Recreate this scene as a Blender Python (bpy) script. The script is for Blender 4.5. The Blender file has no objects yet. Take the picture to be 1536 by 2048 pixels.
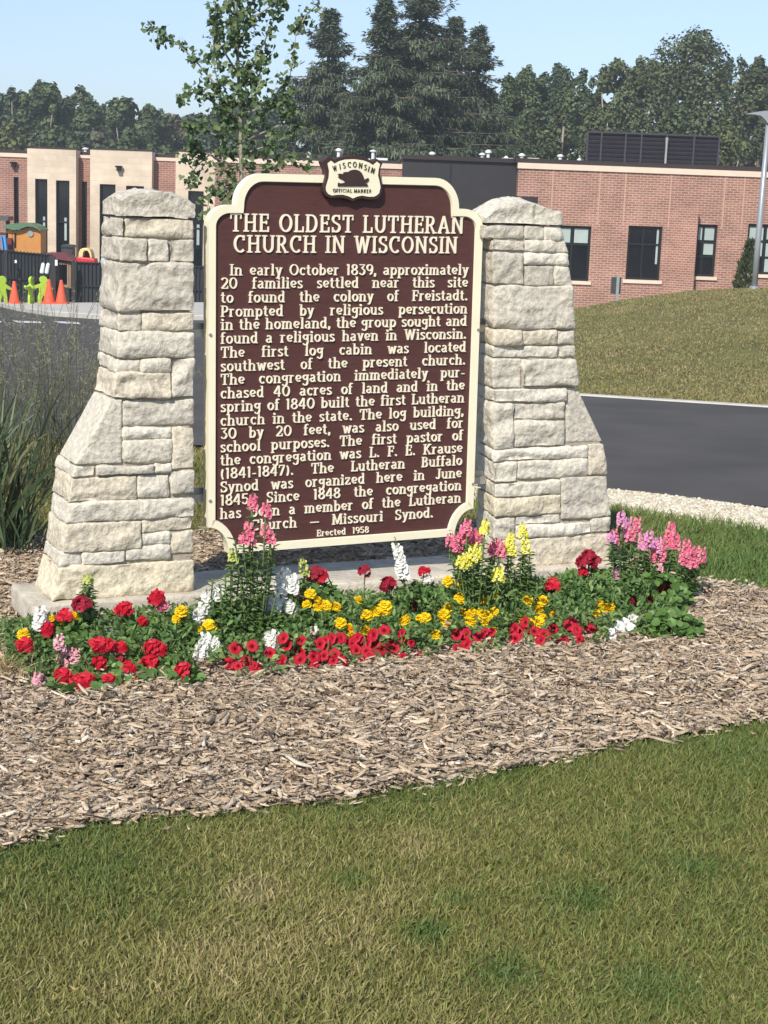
import bpy, bmesh, math, random
import numpy as np
from mathutils import Matrix, Vector
SC = bpy.context.scene
COL = SC.collection
rng = np.random.default_rng(7)
random.seed(7)
R = math.radians

# ------------------------------------------------------------------ camera
FPX, PITCH, ROLL, EYE = 3237.6, 0.1926, 0.0377, 1.66
def cam_axes():
    fwd = np.array([0, math.cos(PITCH), -math.sin(PITCH)]); right = np.array([1., 0, 0])
    down = np.array([0, -math.sin(PITCH), -math.cos(PITCH)])
    c, s = math.cos(ROLL), math.sin(ROLL)
    return np.array([c*right - s*down, s*right + c*down, fwd])
AX = cam_axes(); CAM = np.array([0, 0, EYE])
cd = bpy.data.cameras.new('camera'); cam = bpy.data.objects.new('camera', cd); COL.objects.link(cam)
cd.sensor_fit = 'VERTICAL'; cd.sensor_height = 36; cd.sensor_width = 27; cd.lens = FPX/2048*36
cd.clip_start = 0.05; cd.clip_end = 3000
mw = Matrix.Identity(4)
for i in range(3):
    mw[i][0], mw[i][1], mw[i][2], mw[i][3] = AX[0][i], -AX[1][i], -AX[2][i], CAM[i]
cam.matrix_world = mw
SC.camera = cam

# ------------------------------------------------------------------ light
SUN_ELEV = R(41); SUN_DIR = np.array([-.349, -.937])          # horizontal direction towards the sun
SUN_DIR = SUN_DIR/np.linalg.norm(SUN_DIR)
SUNV = np.array([SUN_DIR[0]*math.cos(SUN_ELEV), SUN_DIR[1]*math.cos(SUN_ELEV), math.sin(SUN_ELEV)])
w = bpy.data.worlds.new('World'); SC.world = w; w.use_nodes = True
nt = w.node_tree; nt.nodes.clear()
sky = nt.nodes.new('ShaderNodeTexSky'); sky.sky_type = 'NISHITA'; sky.sun_disc = False
sky.sun_elevation = SUN_ELEV; sky.sun_rotation = math.atan2(SUN_DIR[0], SUN_DIR[1])
sky.air_density = 1.0; sky.dust_density = 0.15; sky.ozone_density = 2.5; sky.altitude = 200
bg = nt.nodes.new('ShaderNodeBackground'); bg.inputs[1].default_value = 0.155
wo = nt.nodes.new('ShaderNodeOutputWorld')
hsv = nt.nodes.new('ShaderNodeMix'); hsv.data_type = 'RGBA'; hsv.blend_type = 'MULTIPLY'; hsv.inputs[0].default_value = 1
tcw = nt.nodes.new('ShaderNodeTexCoord'); sxw = nt.nodes.new('ShaderNodeSeparateXYZ'); nt.links.new(tcw.outputs['Generated'], sxw.inputs[0])
rpw = nt.nodes.new('ShaderNodeValToRGB'); ew = rpw.color_ramp.elements          # clear late-summer air: less yellow at the horizon
ew[0].position = 0; ew[0].color = (.43, .48, .64, 1); ew[1].position = .25; ew[1].color = (1.04, .90, .82, 1)
nt.links.new(sxw.outputs[2], rpw.inputs[0]); nt.links.new(sky.outputs[0], hsv.inputs[6]); nt.links.new(rpw.outputs[0], hsv.inputs[7])
nt.links.new(hsv.outputs[2], bg.inputs[0]); nt.links.new(bg.outputs[0], wo.inputs[0])
sl = bpy.data.lights.new('sun', 'SUN'); so = bpy.data.objects.new('sun', sl); COL.objects.link(so)
sl.energy = 4.1; sl.angle = R(0.53); sl.color = (1, .93, .82)
so.rotation_euler = Vector(SUNV).to_track_quat('Z', 'Y').to_euler(); so.location = (-20, -40, 40)
SC.view_settings.view_transform = 'Standard'; SC.view_settings.look = 'None'
SC.view_settings.exposure = 0.36; SC.view_settings.gamma = 1
SC.cycles.use_denoising = True
try: SC.cycles.denoiser = 'OPENIMAGEDENOISE'
except Exception: pass
SC.cycles.max_bounces = 5; SC.cycles.transparent_max_bounces = 6

# ------------------------------------------------------------------ places
def ray(px, py): return np.array([(px-768)/FPX, (py-1024)/FPX, 1.0]) @ AX
YAW, TILT = .4461, .0157
RT = np.array([math.cos(YAW), math.sin(YAW), 0]); NN = np.array([math.sin(YAW), -math.cos(YAW), 0])
SIGN_C = np.array([-.1667, 6.424, EYE-.6601])
UP = np.array([0, 0, 1.])
def terrain(x, y):
    x = np.asarray(x, float); y = np.asarray(y, float)
    yy = np.clip(y, 8.6, 62) - 8.6
    z = -.0385*yy + .047*np.clip(x, -16, 0)*np.clip((y-12)/44, 0, 1.15)
    def sm(t): t = np.clip(t, 0, 1); return t*t*(3-2*t)
    A = np.interp(x, [.6, 2.2, 3.3, 4.6, 5.6, 6.8, 9, 16, 30], [0, .26, .49, .80, .97, 1.07, 1.15, 1.15, 1.1])
    hill = A*sm((y-16.6)/11.5)*(1-sm((y-30)/11))
    return z + hill
def onground(px, py):
    d = ray(px, py); t0 = 2.0; t = t0
    while t < 120:
        P = CAM + d*t
        if P[2] < terrain(P[0], P[1]): break
        t0 = t; t += .1 + t*.004
    for _ in range(30):
        m = (t0+t)/2; P = CAM + d*m
        if P[2] < terrain(P[0], P[1]): t = m
        else: t0 = m
    return CAM + d*t
def at(px, py, Y):
    d = ray(px, py); return CAM + d*(Y/d[1])
def onv(px, py, v):
    "point of the vertical plane parallel to the sign, v metres behind it"
    o = SIGN_C - NN*v; d = ray(px, py); return CAM + d*(((o-CAM) @ NN)/(d @ NN))
def uvz(u, v, z=0.0): 
    P = SIGN_C + RT*u - NN*v; return np.array([P[0], P[1], z])
def uof(P): return (np.asarray(P)-SIGN_C) @ RT
def onsign(px, py):
    P = onv(px, py, 0); a = (P-SIGN_C) @ RT; b = P[2]-SIGN_C[2]
    return a*math.cos(TILT)+b*math.sin(TILT), -a*math.sin(TILT)+b*math.cos(TILT)
def S(u, w_, d=0.0):
    a = u*math.cos(TILT)-w_*math.sin(TILT); b = u*math.sin(TILT)+w_*math.cos(TILT)
    return SIGN_C + a*RT + b*UP + d*NN

# ------------------------------------------------------------------ noise
def _h(ix, iy, iz, seed):
    n = (ix*374761393 + iy*668265263 + iz*2147483647 + seed*1274126177) & 0xffffffff
    n = ((n ^ (n >> 13))*1274126177) & 0xffffffff
    n = ((n ^ (n >> 15))*2246822519) & 0xffffffff
    return ((n ^ (n >> 16)) & 0xffff)/65535.0
def vnoise(P, seed=0):
    P = np.asarray(P, float); I = np.floor(P).astype(np.int64); f_ = P-I; f_ = f_*f_*(3-2*f_)
    r_ = 0
    for dx in (0, 1):
        for dy in (0, 1):
            for dz in (0, 1):
                wgt = (f_[:, 0] if dx else 1-f_[:, 0])*(f_[:, 1] if dy else 1-f_[:, 1])*(f_[:, 2] if dz else 1-f_[:, 2])
                r_ = r_ + wgt*_h(I[:, 0]+dx, I[:, 1]+dy, I[:, 2]+dz, seed)
    return r_*2-1
def fbm(P, octs=4, seed=0):
    a, s, r_ = 1.0, 1.0, 0
    for o in range(octs):
        r_ = r_ + a*vnoise(np.asarray(P)*s, seed+o*17); a *= .5; s *= 2.03
    return r_

# ------------------------------------------------------------------ mesh helpers
def tag(o, label=None, cat=None, group=None, kind=None):
    if label: o['label'] = label
    if cat: o['category'] = cat
    if group: o['group'] = group
    if kind: o['kind'] = kind
    return o
def empty(name, loc, label, cat, group=None):
    o = bpy.data.objects.new(name, None); COL.objects.link(o); o.location = tuple(loc); o.empty_display_size = .1
    return tag(o, label, cat, group)
def wloc(o):
    L = np.zeros(3)
    while o is not None: L = L + np.array(o.location); o = o.parent
    return L
def link(name, me, mat, parent=None, loc=None):
    "mesh data is in world coordinates; shift it to the thing's base"
    o = bpy.data.objects.new(name, me); COL.objects.link(o)
    for m in (mat if isinstance(mat, (list, tuple)) else [mat]): me.materials.append(m)
    if parent is not None:
        o.parent = parent; L = wloc(parent)
    elif loc is not None:
        L = np.array(loc, float); o.location = tuple(L)
    else: L = np.zeros(3)
    if np.any(L):
        n = len(me.vertices); a = np.empty(n*3); me.vertices.foreach_get('co', a)
        me.vertices.foreach_set('co', (a.reshape(-1, 3)-L).ravel())
    return o
def mesh_np(name, V, Fs, col=None, smooth=False, matidx=None):
    V = np.asarray(V, np.float32)
    if not isinstance(Fs, (list, tuple)): Fs = [Fs]
    Fs = [np.asarray(f_, np.int32) for f_ in Fs if len(f_)]
    me = bpy.data.meshes.new(name)
    me.vertices.add(len(V)); me.vertices.foreach_set('co', V.ravel())
    nl = sum(f_.size for f_ in Fs); nf = sum(len(f_) for f_ in Fs)
    me.loops.add(nl); me.loops.foreach_set('vertex_index', np.concatenate([f_.ravel() for f_ in Fs]))
    tot = np.concatenate([np.full(len(f_), f_.shape[1], np.int32) for f_ in Fs])
    st = np.concatenate([[0], np.cumsum(tot)[:-1]]).astype(np.int32)
    me.polygons.add(nf); me.polygons.foreach_set('loop_start', st); me.polygons.foreach_set('loop_total', tot)
    if smooth: me.polygons.foreach_set('use_smooth', np.ones(nf, bool))
    if matidx is not None: me.polygons.foreach_set('material_index', np.asarray(matidx, np.int32))
    if col is not None:
        c = np.asarray(col, np.float32)
        if c.shape[1] == 3: c = np.concatenate([c, np.ones((len(c), 1), np.float32)], 1)
        at_ = me.attributes.new('tint', 'FLOAT_COLOR', 'FACE'); at_.data.foreach_set('color', c.ravel())
    me.update(calc_edges=True)
    return me
class MB:
    "collects simple solids (world coordinates) for one mesh"
    def __init__(s): s.v = []; s.f = []; s.c = []; s.cur = None
    def add(s, V, F):
        b = len(s.v); s.v += [tuple(map(float, p)) for p in V]; s.f += [tuple(int(i)+b for i in q) for q in F]
        s.c += [s.cur]*len(F); return s
    def box(s, c, d, ax=None):
        "centre c, full sizes d, axes ax (3 unit vectors)"
        ax = np.eye(3) if ax is None else np.asarray(ax); c = np.asarray(c, float); h = np.asarray(d, float)/2
        V = [c + ax[0]*h[0]*i + ax[1]*h[1]*j + ax[2]*h[2]*k for k in (-1, 1) for j in (-1, 1) for i in (-1, 1)]
        return s.add(V, [(0, 2, 3, 1), (4, 5, 7, 6), (0, 1, 5, 4), (2, 6, 7, 3), (0, 4, 6, 2), (1, 3, 7, 5)])
    def bx(s, x0, x1, y0, y1, z0, z1): return s.box(((x0+x1)/2, (y0+y1)/2, (z0+z1)/2), (x1-x0, y1-y0, z1-z0))
    def tube(s, pts, rad, n=8, cap=True):
        pts = [np.asarray(p, float) for p in pts]; rad = rad if hasattr(rad, '__len__') else [rad]*len(pts)
        V = []; F = []; up = np.array([0.13, .21, 1.])
        for i, p in enumerate(pts):
            t = pts[min(i+1, len(pts)-1)] - pts[max(i-1, 0)]; t = t/(np.linalg.norm(t)+1e-9)
            a = np.cross(t, up)
            if np.linalg.norm(a) < .05: a = np.cross(t, np.array([1., 0, 0]))
            a /= np.linalg.norm(a); b = np.cross(t, a)
            for k in range(n):
                an = 2*math.pi*k/n; V.append(p + rad[i]*(math.cos(an)*a + math.sin(an)*b))
        for i in range(len(pts)-1):
            for k in range(n): F.append((i*n+k, i*n+(k+1) % n, (i+1)*n+(k+1) % n, (i+1)*n+k))
        if cap: F.append(tuple(range(n))[::-1]); F.append(tuple((len(pts)-1)*n+k for k in range(n)))
        return s.add(V, F)
    def prism(s, poly, fn, d0, d1):
        "polygon (a,b) list mapped by fn(a,b,d), extruded d0..d1"
        n = len(poly); V = [fn(a, b, d0) for a, b in poly]+[fn(a, b, d1) for a, b in poly]
        F = [tuple(range(n))[::-1], tuple(range(n, 2*n))]+[(i, (i+1) % n, n+(i+1) % n, n+i) for i in range(n)]
        return s.add(V, F)
    def mesh(s, name, smooth=False):
        me = bpy.data.meshes.new(name); me.from_pydata(s.v, [], s.f); me.update()
        bm = bmesh.new(); bm.from_mesh(me); bmesh.ops.recalc_face_normals(bm, faces=bm.faces); bm.to_mesh(me); bm.free()
        if smooth: me.polygons.foreach_set('use_smooth', np.ones(len(me.polygons), bool))
        return me
    def build(s, name, mat, parent=None, loc=None, smooth=False, bevel=0):
        o = link(name, s.mesh(name, smooth), mat, parent, loc)
        if bevel:
            m = o.modifiers.new('bevel', 'BEVEL'); m.width = bevel; m.segments = 2; m.limit_method = 'ANGLE'
        return o
def norm(a): return a/(np.linalg.norm(a, axis=-1, keepdims=True)+1e-9)
def leafset(P, D, N, L, W, t1=.3, w1=.8, t2=.7, w2=.8, fold=.18, droop=.15):
    "leaves of two quads folded along the midrib. arrays P,D,N (n,3); L,W (n)"
    D = norm(D); Sd = norm(np.cross(D, N)); N2 = np.cross(Sd, D)
    L = np.broadcast_to(L, (len(P),))[:, None]; W = np.broadcast_to(W, (len(P),))[:, None]
    def pt(t, wv): return P + D*L*t + Sd*W*.5*wv + N2*(abs(wv)*W*fold - L*droop*t*t)
    V = np.stack([pt(0, 0), pt(t1, -w1), pt(t2, -w2), pt(1, 0), pt(t2, w2), pt(t1, w1)], 1)
    n = len(P); b = (np.arange(n)*6)[:, None]
    F = np.concatenate([b+np.array([[0, 1, 2, 3]]), b+np.array([[0, 3, 4, 5]])], 1).reshape(-1, 4)
    return V.reshape(-1, 3), F
def blades(P, D, L, W, bend):
    "grass blades of two segments; D start direction, bend vector added towards the tip"
    Sd = norm(np.cross(D, rng.normal(size=D.shape))); L = L[:, None]; W = W[:, None]
    m = P + D*L*.55 + bend*L*.3; t = P + D*L*.9 + bend*L
    V = np.stack([P-Sd*W*.5, P+Sd*W*.5, m-Sd*W*.4, m+Sd*W*.4, t], 1); n = len(P); b = (np.arange(n)*5)[:, None]
    return V.reshape(-1, 3), b+np.array([[0, 1, 3, 2]]), b+np.array([[2, 3, 4]])
def rand_dir(n):
    return norm(rng.normal(size=(n, 3)))
def palette(n, cols, p=None, jit=.12):
    c = np.asarray(cols, float)[rng.choice(len(cols), n, p=p)]
    return np.clip(c*(1+rng.normal(size=(n, 1))*jit), .002, .95)
def copy_tree(o, parent=None):
    c = o.copy(); COL.objects.link(c); c.parent = parent
    for ch in list(o.children): copy_tree(ch, c)
    return c

# ------------------------------------------------------------------ materials
def newmat(name):
    m = bpy.data.materials.new(name); m.use_nodes = True; t = m.node_tree; t.nodes.clear()
    out = t.nodes.new('ShaderNodeOutputMaterial'); b = t.nodes.new('ShaderNodeBsdfPrincipled')
    t.links.new(b.outputs[0], out.inputs[0]); return m, t, b
def nd(t, kind, **kw):
    n = t.nodes.new(kind)
    for k, v in kw.items(): setattr(n, k, v)
    return n
def noisy(name, stops, scale=8, rough=.8, bump=0, bscale=None, detail=6, dist=.02, spec=.3, metal=0, stretch=None):
    m, t, b = newmat(name); L = t.links.new
    tc = nd(t, 'ShaderNodeTexCoord'); src = tc.outputs['Object']
    if stretch:
        mp = nd(t, 'ShaderNodeMapping'); mp.inputs['Scale'].default_value = stretch; L(src, mp.inputs[0]); src = mp.outputs[0]
    n = nd(t, 'ShaderNodeTexNoise'); n.inputs['Scale'].default_value = scale; n.inputs['Detail'].default_value = detail; L(src, n.inputs['Vector'])
    r_ = nd(t, 'ShaderNodeValToRGB'); e = r_.color_ramp.elements
    while len(e) < len(stops): e.new(.5)
    for i, (p, c) in enumerate(stops): e[i].position = p; e[i].color = (*c, 1)
    L(n.outputs[0], r_.inputs[0]); L(r_.outputs[0], b.inputs['Base Color'])
    b.inputs['Roughness'].default_value = rough; b.inputs['Specular IOR Level'].default_value = spec; b.inputs['Metallic'].default_value = metal
    if bump:
        n2 = nd(t, 'ShaderNodeTexNoise'); n2.inputs['Scale'].default_value = bscale or scale*4; n2.inputs['Detail'].default_value = 5; L(src, n2.inputs['Vector'])
        bp = nd(t, 'ShaderNodeBump'); bp.inputs['Strength'].default_value = bump; bp.inputs['Distance'].default_value = dist
        L(n2.outputs[0], bp.inputs['Height']); L(bp.outputs[0], b.inputs['Normal'])
    return m
def plain(name, c, rough=.6, var=.12, scale=14, spec=.4, metal=0, bump=0):
    lo = tuple(x*(1-var) for x in c); hi = tuple(min(1, x*(1+var)) for x in c)
    return noisy(name, [(.3, lo), (.7, hi)], scale, rough, bump, spec=spec, metal=metal)
def tinted(name, rough=.6, transl=0.0, spec=.3, bump=0, bscale=120, nvar=.0):
    m, t, b = newmat(name); L = t.links.new
    a = nd(t, 'ShaderNodeAttribute', attribute_name='tint'); src = a.outputs['Color']
    if nvar:
        tc = nd(t, 'ShaderNodeTexCoord'); n = nd(t, 'ShaderNodeTexNoise'); n.inputs['Scale'].default_value = bscale; L(tc.outputs['Object'], n.inputs['Vector'])
        mr = nd(t, 'ShaderNodeMapRange'); mr.inputs[3].default_value = 1-nvar; mr.inputs[4].default_value = 1+nvar; mr.inputs[1].default_value = .3; mr.inputs[2].default_value = .7
        L(n.outputs[0], mr.inputs[0]); mx = nd(t, 'ShaderNodeMix', data_type='RGBA', blend_type='MULTIPLY'); mx.inputs[0].default_value = 1
        L(src, mx.inputs[6]); L(mr.outputs[0], mx.inputs[7]); src = mx.outputs[2]
    L(src, b.inputs['Base Color']); b.inputs['Roughness'].default_value = rough; b.inputs['Specular IOR Level'].default_value = spec
    if transl:
        tr = nd(t, 'ShaderNodeBsdfTranslucent'); L(src, tr.inputs['Color']); mxs = nd(t, 'ShaderNodeMixShader'); mxs.inputs[0].default_value = transl
        out = [n for n in t.nodes if n.type == 'OUTPUT_MATERIAL'][0]
        L(b.outputs[0], mxs.inputs[1]); L(tr.outputs[0], mxs.inputs[2]); L(mxs.outputs[0], out.inputs[0])
    if bump:
        tc = nd(t, 'ShaderNodeTexCoord'); n2 = nd(t, 'ShaderNodeTexNoise'); n2.inputs['Scale'].default_value = bscale; n2.inputs['Detail'].default_value = 6; L(tc.outputs['Object'], n2.inputs['Vector'])
        bp = nd(t, 'ShaderNodeBump'); bp.inputs['Strength'].default_value = bump; bp.inputs['Distance'].default_value = .01
        L(n2.outputs[0], bp.inputs['Height']); L(bp.outputs[0], b.inputs['Normal'])
    return m
def brickmat(name, c1, c2, mortar, bw=.21, bh=.071, offs=.5):
    m, t, b = newmat(name); L = t.links.new
    g = nd(t, 'ShaderNodeNewGeometry'); sx = nd(t, 'ShaderNodeSeparateXYZ'); L(g.outputs['Position'], sx.inputs[0])
    ad = nd(t, 'ShaderNodeMath', operation='SUBTRACT'); L(sx.outputs[0], ad.inputs[0]); L(sx.outputs[1], ad.inputs[1])
    cx = nd(t, 'ShaderNodeCombineXYZ'); L(ad.outputs[0], cx.inputs[0]); L(sx.outputs[2], cx.inputs[1])
    br = nd(t, 'ShaderNodeTexBrick'); br.offset = offs; L(cx.outputs[0], br.inputs['Vector'])
    br.inputs['Color1'].default_value = (*c1, 1); br.inputs['Color2'].default_value = (*c2, 1); br.inputs['Mortar'].default_value = (*mortar, 1)
    br.inputs['Scale'].default_value = 1; br.inputs['Brick Width'].default_value = bw; br.inputs['Row Height'].default_value = bh
    br.inputs['Mortar Size'].default_value = .009; br.inputs['Bias'].default_value = -.1
    n = nd(t, 'ShaderNodeTexNoise'); n.inputs['Scale'].default_value = 1.3; n.inputs['Detail'].default_value = 8; L(g.outputs['Position'], n.inputs['Vector'])
    mr = nd(t, 'ShaderNodeMapRange'); mr.inputs[1].default_value = .3; mr.inputs[2].default_value = .7; mr.inputs[3].default_value = .82; mr.inputs[4].default_value = 1.15; L(n.outputs[0], mr.inputs[0])
    mx = nd(t, 'ShaderNodeMix', data_type='RGBA', blend_type='MULTIPLY'); mx.inputs[0].default_value = 1
    L(br.outputs[0], mx.inputs[6]); L(mr.outputs[0], mx.inputs[7]); L(mx.outputs[2], b.inputs['Base Color'])
    b.inputs['Roughness'].default_value = .85; b.inputs['Specular IOR Level'].default_value = .2
    bp = nd(t, 'ShaderNodeBump'); bp.inputs['Strength'].default_value = .5; bp.inputs['Distance'].default_value = .01; bp.invert = True
    L(br.outputs['Fac'], bp.inputs['Height']); L(bp.outputs[0], b.inputs['Normal'])
    return m
M = {}
M['lawn'] = noisy('lawn_soil', [(0.300, (0.100, 0.092, 0.036)), (0.550, (0.150, 0.142, 0.052)), (0.750, (0.200, 0.175, 0.080))], 1.7, .95, .6, 40, detail=10)
M['hill'] = noisy('hill_turf', [(.3, (.15, .135, .055)), (.5, (.2, .178, .075)), (.7, (.26, .215, .10))], 1.1, .95, 1.0, 22, detail=12, dist=.06)
M['grass'] = tinted('grass_blades', .55, .25, .35)
M['mulchbase'] = noisy('mulch_soil', [(.3, (.13, .095, .066)), (.7, (.27, .205, .15))], 30, .95, .8, 70)
M['chips'] = tinted('wood_chips', .85, 0, .2, .5, 160, .18)
M['asphalt'] = noisy('asphalt', [(.3, (.062, .057, .053)), (.7, (.092, .085, .079))], 1.2, .85, .5, 160, detail=10, dist=.004)
M['concrete'] = noisy('concrete', [(.3, (.44, .42, .38)), (.7, (.58, .555, .5))], 3, .85, .2, 60)
M['stoneslab'] = noisy('slab_stone', [(.25, (.38, .34, .28)), (.5, (.53, .485, .405)), (.75, (.63, .58, .485))], 11, .85, .7, 45, detail=9, dist=.012)
M['stone'] = tinted('rock_faced_limestone', .88, 0, .2, .8, 55, .2)
M['mortar'] = noisy('mortar', [(.3, (.33, .29, .235)), (.7, (.43, .385, .31))], 40, .95, .4, 120)
M['gravel'] = tinted('white_gravel', .8, 0, .3)
M['gravelbase'] = noisy('gravel_bed', [(.3, (.30, .26, .19)), (.7, (.5, .45, .34))], 45, .9, .8, 60)
M['brown'] = noisy('brown_panel', [(.3, (.078, .030, .027)), (.7, (.096, .038, .034))], 5, .5, .25, 14, spec=.35, dist=.004, stretch=(3, 3, 16))
M['cream'] = plain('cream_paint', (.86, .80, .60), .45, .03, 9)
M['ivory'] = plain('cream_letter_paint', (.86, .79, .62), .5, .03, 9)
M['badgebrown'] = plain('badge_brown_paint', (.05, .025, .024), .45, .1)
M['ink'] = plain('dark_ink_paint', (.035, .026, .012), .5)
M['steel'] = plain('galvanised_steel', (.42, .42, .41), .45, .1, 20, .5, .6)
M['darksteel'] = plain('dark_rail_paint', (.05, .05, .052), .5)
M['brick'] = brickmat('red_brick', (.34, .162, .12), (.25, .112, .087), (.47, .37, .305))
M['brickfar'] = brickmat('red_brick_wing', (.31, .152, .12), (.25, .118, .095), (.42, .31, .255))
M['palebrick'] = brickmat('pale_brick', (.66, .55, .43), (.60, .49, .375), (.62, .53, .42), .4, .2)
M['coping'] = plain('pale_coping', (.68, .55, .44), .7, .05, 3)
M['darkmetal'] = plain('dark_metal_panel', (.030, .027, .029), .45, .1, 3)
M['fascia'] = plain('brown_fascia', (.032, .021, .02), .5, .1, 3)
M['louver'] = plain('louver_metal', (.045, .043, .056), .5, .1, 5)
M['frame'] = plain('black_frame', (.012, .012, .013), .4)
M['blind'] = plain('window_blind', (.36, .43, .42), .6, .06, 2)
M['vent'] = plain('white_vent_metal', (.7, .72, .72), .4, .05)
M['joint'] = plain('pale_joint', (.48, .29, .22), .8)
def glass(name, c):
    m, t, b = newmat(name); b.inputs['Base Color'].default_value = (*c, 1); b.inputs['Roughness'].default_value = .06; b.inputs['Specular IOR Level'].default_value = .5
    return m
M['glass'] = glass('dark_window_glass', (.008, .01, .015))
M['bark'] = noisy('bark', [(.3, (.10, .08, .062)), (.7, (.2, .165, .13))], 20, .9, .6, 50)
M['palebark'] = noisy('pale_bark', [(.3, (.2, .175, .14)), (.7, (.36, .32, .26))], 18, .9, .5, 50)
M['leaf'] = tinted('leaves', .5, .3, .4)
M['farleaf'] = tinted('far_leaves', .7, .2, .2)
M['petal'] = tinted('petals', .55, .25, .25)
M['blade'] = tinted('reed_blades', .45, .2, .4)
M['orange'] = plain('orange_plastic', (.80, .11, .05), .4, .06)
M['lime'] = plain('lime_plastic', (.42, .62, .06), .4, .06)
M['playtan'] = plain('orange_playhouse_plastic', (.55, .235, .06), .45, .08, 4)
M['playgreen'] = plain('green_roof_plastic', (.10, .19, .11), .45, .08, 4)
M['maroon'] = plain('maroon_plastic', (.14, .04, .045), .45, .08, 4)
M['charcoal'] = plain('charcoal_plastic', (.045, .05, .052), .45, .1, 4)
M['yellowp'] = plain('yellow_plastic', (.78, .60, .27), .45, .06, 4)
M['redp'] = plain('red_plastic', (.62, .03, .05), .4, .06, 4)
M['bluep'] = plain('blue_plastic', (.07, .36, .72), .4, .06, 4)
M['navy'] = plain('navy_plastic', (.02, .05, .17), .4, .06, 4)
M['white'] = plain('white_plastic', (.76, .78, .80), .5, .05)
M['fence'] = plain('black_fence_paint', (.014, .015, .017), .45, .1)
M['mesh'] = plain('dark_fence_screen', (.022, .027, .032), .7, .25, 2)
M['pole'] = plain('grey_lamp_paint', (.33, .35, .37), .4, .06, 3, .5, .3)
M['postgrey'] = plain('grey_post_metal', (.33, .36, .36), .5, .1, 3, .5, .4)
M['dark_sign_back'] = plain('sign_back_metal', (.05, .055, .06), .5, .1)
M['wood'] = plain('tan_wood_slats', (.35, .24, .155), .8, .15, 6)
M['paint'] = plain('white_road_paint', (.62, .62, .6), .7, .12, 4)

# ================================================================== SETTING
def grid_sheet(name, xs, ys, zf, mat, kind='structure'):
    X, Y = np.meshgrid(xs, ys); V = np.stack([X.ravel(), Y.ravel(), zf(X, Y).ravel()], 1)
    nx, ny = len(xs), len(ys); i, j = np.meshgrid(np.arange(nx-1), np.arange(ny-1)); a = (j*nx+i).ravel()
    F = np.stack([a, a+1, a+nx+1, a+nx], 1)
    return tag(link(name, mesh_np(name, V, F, smooth=True), mat), kind=kind)
xs = np.concatenate([np.linspace(-320, -40, 12), np.arange(-38, -18, 1.0), np.arange(-18, 22, .25), np.arange(22, 40, 1.0), np.linspace(42, 320, 12)])
ys = np.concatenate([np.linspace(-60, 0, 12), np.arange(.5, 8, .5), np.arange(8, 47, .25), np.arange(47, 66, 1.0), np.linspace(68, 420, 12)])
grid_sheet('ground', xs, ys, terrain, M['lawn'])
hx = np.arange(-1, 24.01, .25); hy = np.arange(15.4, 44.01, .25)

def strip_sheet(name, near, far, mat, nu=90, nv=50, dz=.02, parent=None):
    "sheet between two plan polylines (lists of xy), draped on the terrain"
    def res(pl, n):
        pl = np.asarray(pl, float); s = np.concatenate([[0], np.cumsum(np.linalg.norm(np.diff(pl, axis=0), axis=1))]); s /= s[-1]
        t = np.linspace(0, 1, n); return np.stack([np.interp(t, s, pl[:, 0]), np.interp(t, s, pl[:, 1])], 1)
    A, B = res(near, nu), res(far, nu); t = np.linspace(0, 1, nv)[:, None, None]
    G = A[None]*(1-t)+B[None]*t; X, Y = G[..., 0], G[..., 1]; Z = terrain(X, Y)+dz
    V = np.stack([X.ravel(), Y.ravel(), Z.ravel()], 1); i, j = np.meshgrid(np.arange(nu-1), np.arange(nv-1)); a = (j*nu+i).ravel()
    F = np.stack([a, a+1, a+nu+1, a+nu], 1)
    return tag(link(name, mesh_np(name, V, F, smooth=True), mat), kind='structure')
def g2(px, py): return tuple(onground(px, py)[:2])
near = [(-30, 12.0), (-9, 11.0)]+[g2(*p) for p in ((-60, 868), (0, 874), (205, 886), (400, 896), (700, 925), (1000, 955), (1225, 986), (1380, 1001), (1536, 1022))]+[(5, 8.6), (24, 7.4)]
farR = [g2(*p) for p in ((1160, 795), (1300, 804), (1536, 819))]
farL = [g2(*p) for p in ((-40, 607), (0, 613), (40, 623), (110, 634), (200, 640), (420, 642))]
far = [(-40, farL[0][1]+1), (-22, farL[0][1]+.5)]+farL+[(-1.5, 36), (.2, 28), (1.2, 18.5), (1.9, 16.6)]+farR+[(8, 15.0), (24, 14.4)]
# split in three sheets that share edges, so that the folded far edge stays clean
iL = len(farL)+2
strip_sheet('asphalt', near[:6], [*far[:iL]], M['asphalt'])
strip_sheet('asphalt', near[5:9], [far[iL-1], (-1.5, 36), (.2, 28), (1.2, 19.5), farR[0]], M['asphalt'], 90, 60)
strip_sheet('asphalt', near[8:], farR+[(8, 15.0), (24, 14.4)], M['asphalt'], 90, 40)
# kerbs
def kerb(name, pl, wd, h, mat, dz=0):
    m = MB(); pl = [np.array(p, float) for p in pl]
    dense = []
    for a, b in zip(pl[:-1], pl[1:]):
        n = max(2, int(np.linalg.norm(b-a)/.4))
        dense += [a+(b-a)*k/n for k in range(n)]
    dense.append(pl[-1]); n = len(dense); V = []; F = []
    for i, p in enumerate(dense):
        t = dense[min(i+1, n-1)]-dense[max(i-1, 0)]; t /= np.linalg.norm(t); q = np.array([-t[1], t[0]])
        z = float(terrain(p[0], p[1]))+dz
        for o, zz in ((-.5, -.1), (-.5, h-.015), (-.42, h), (.42, h), (.5, h-.015), (.5, -.1)):
            V.append((p[0]+q[0]*wd*o, p[1]+q[1]*wd*o, z+zz))
    for i in range(n-1):
        for k in range(5): F.append((i*6+k, i*6+k+1, i*6+6+k+1, i*6+6+k))
    m.add(V, F); return tag(m.build(name, mat), kind='structure')
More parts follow.
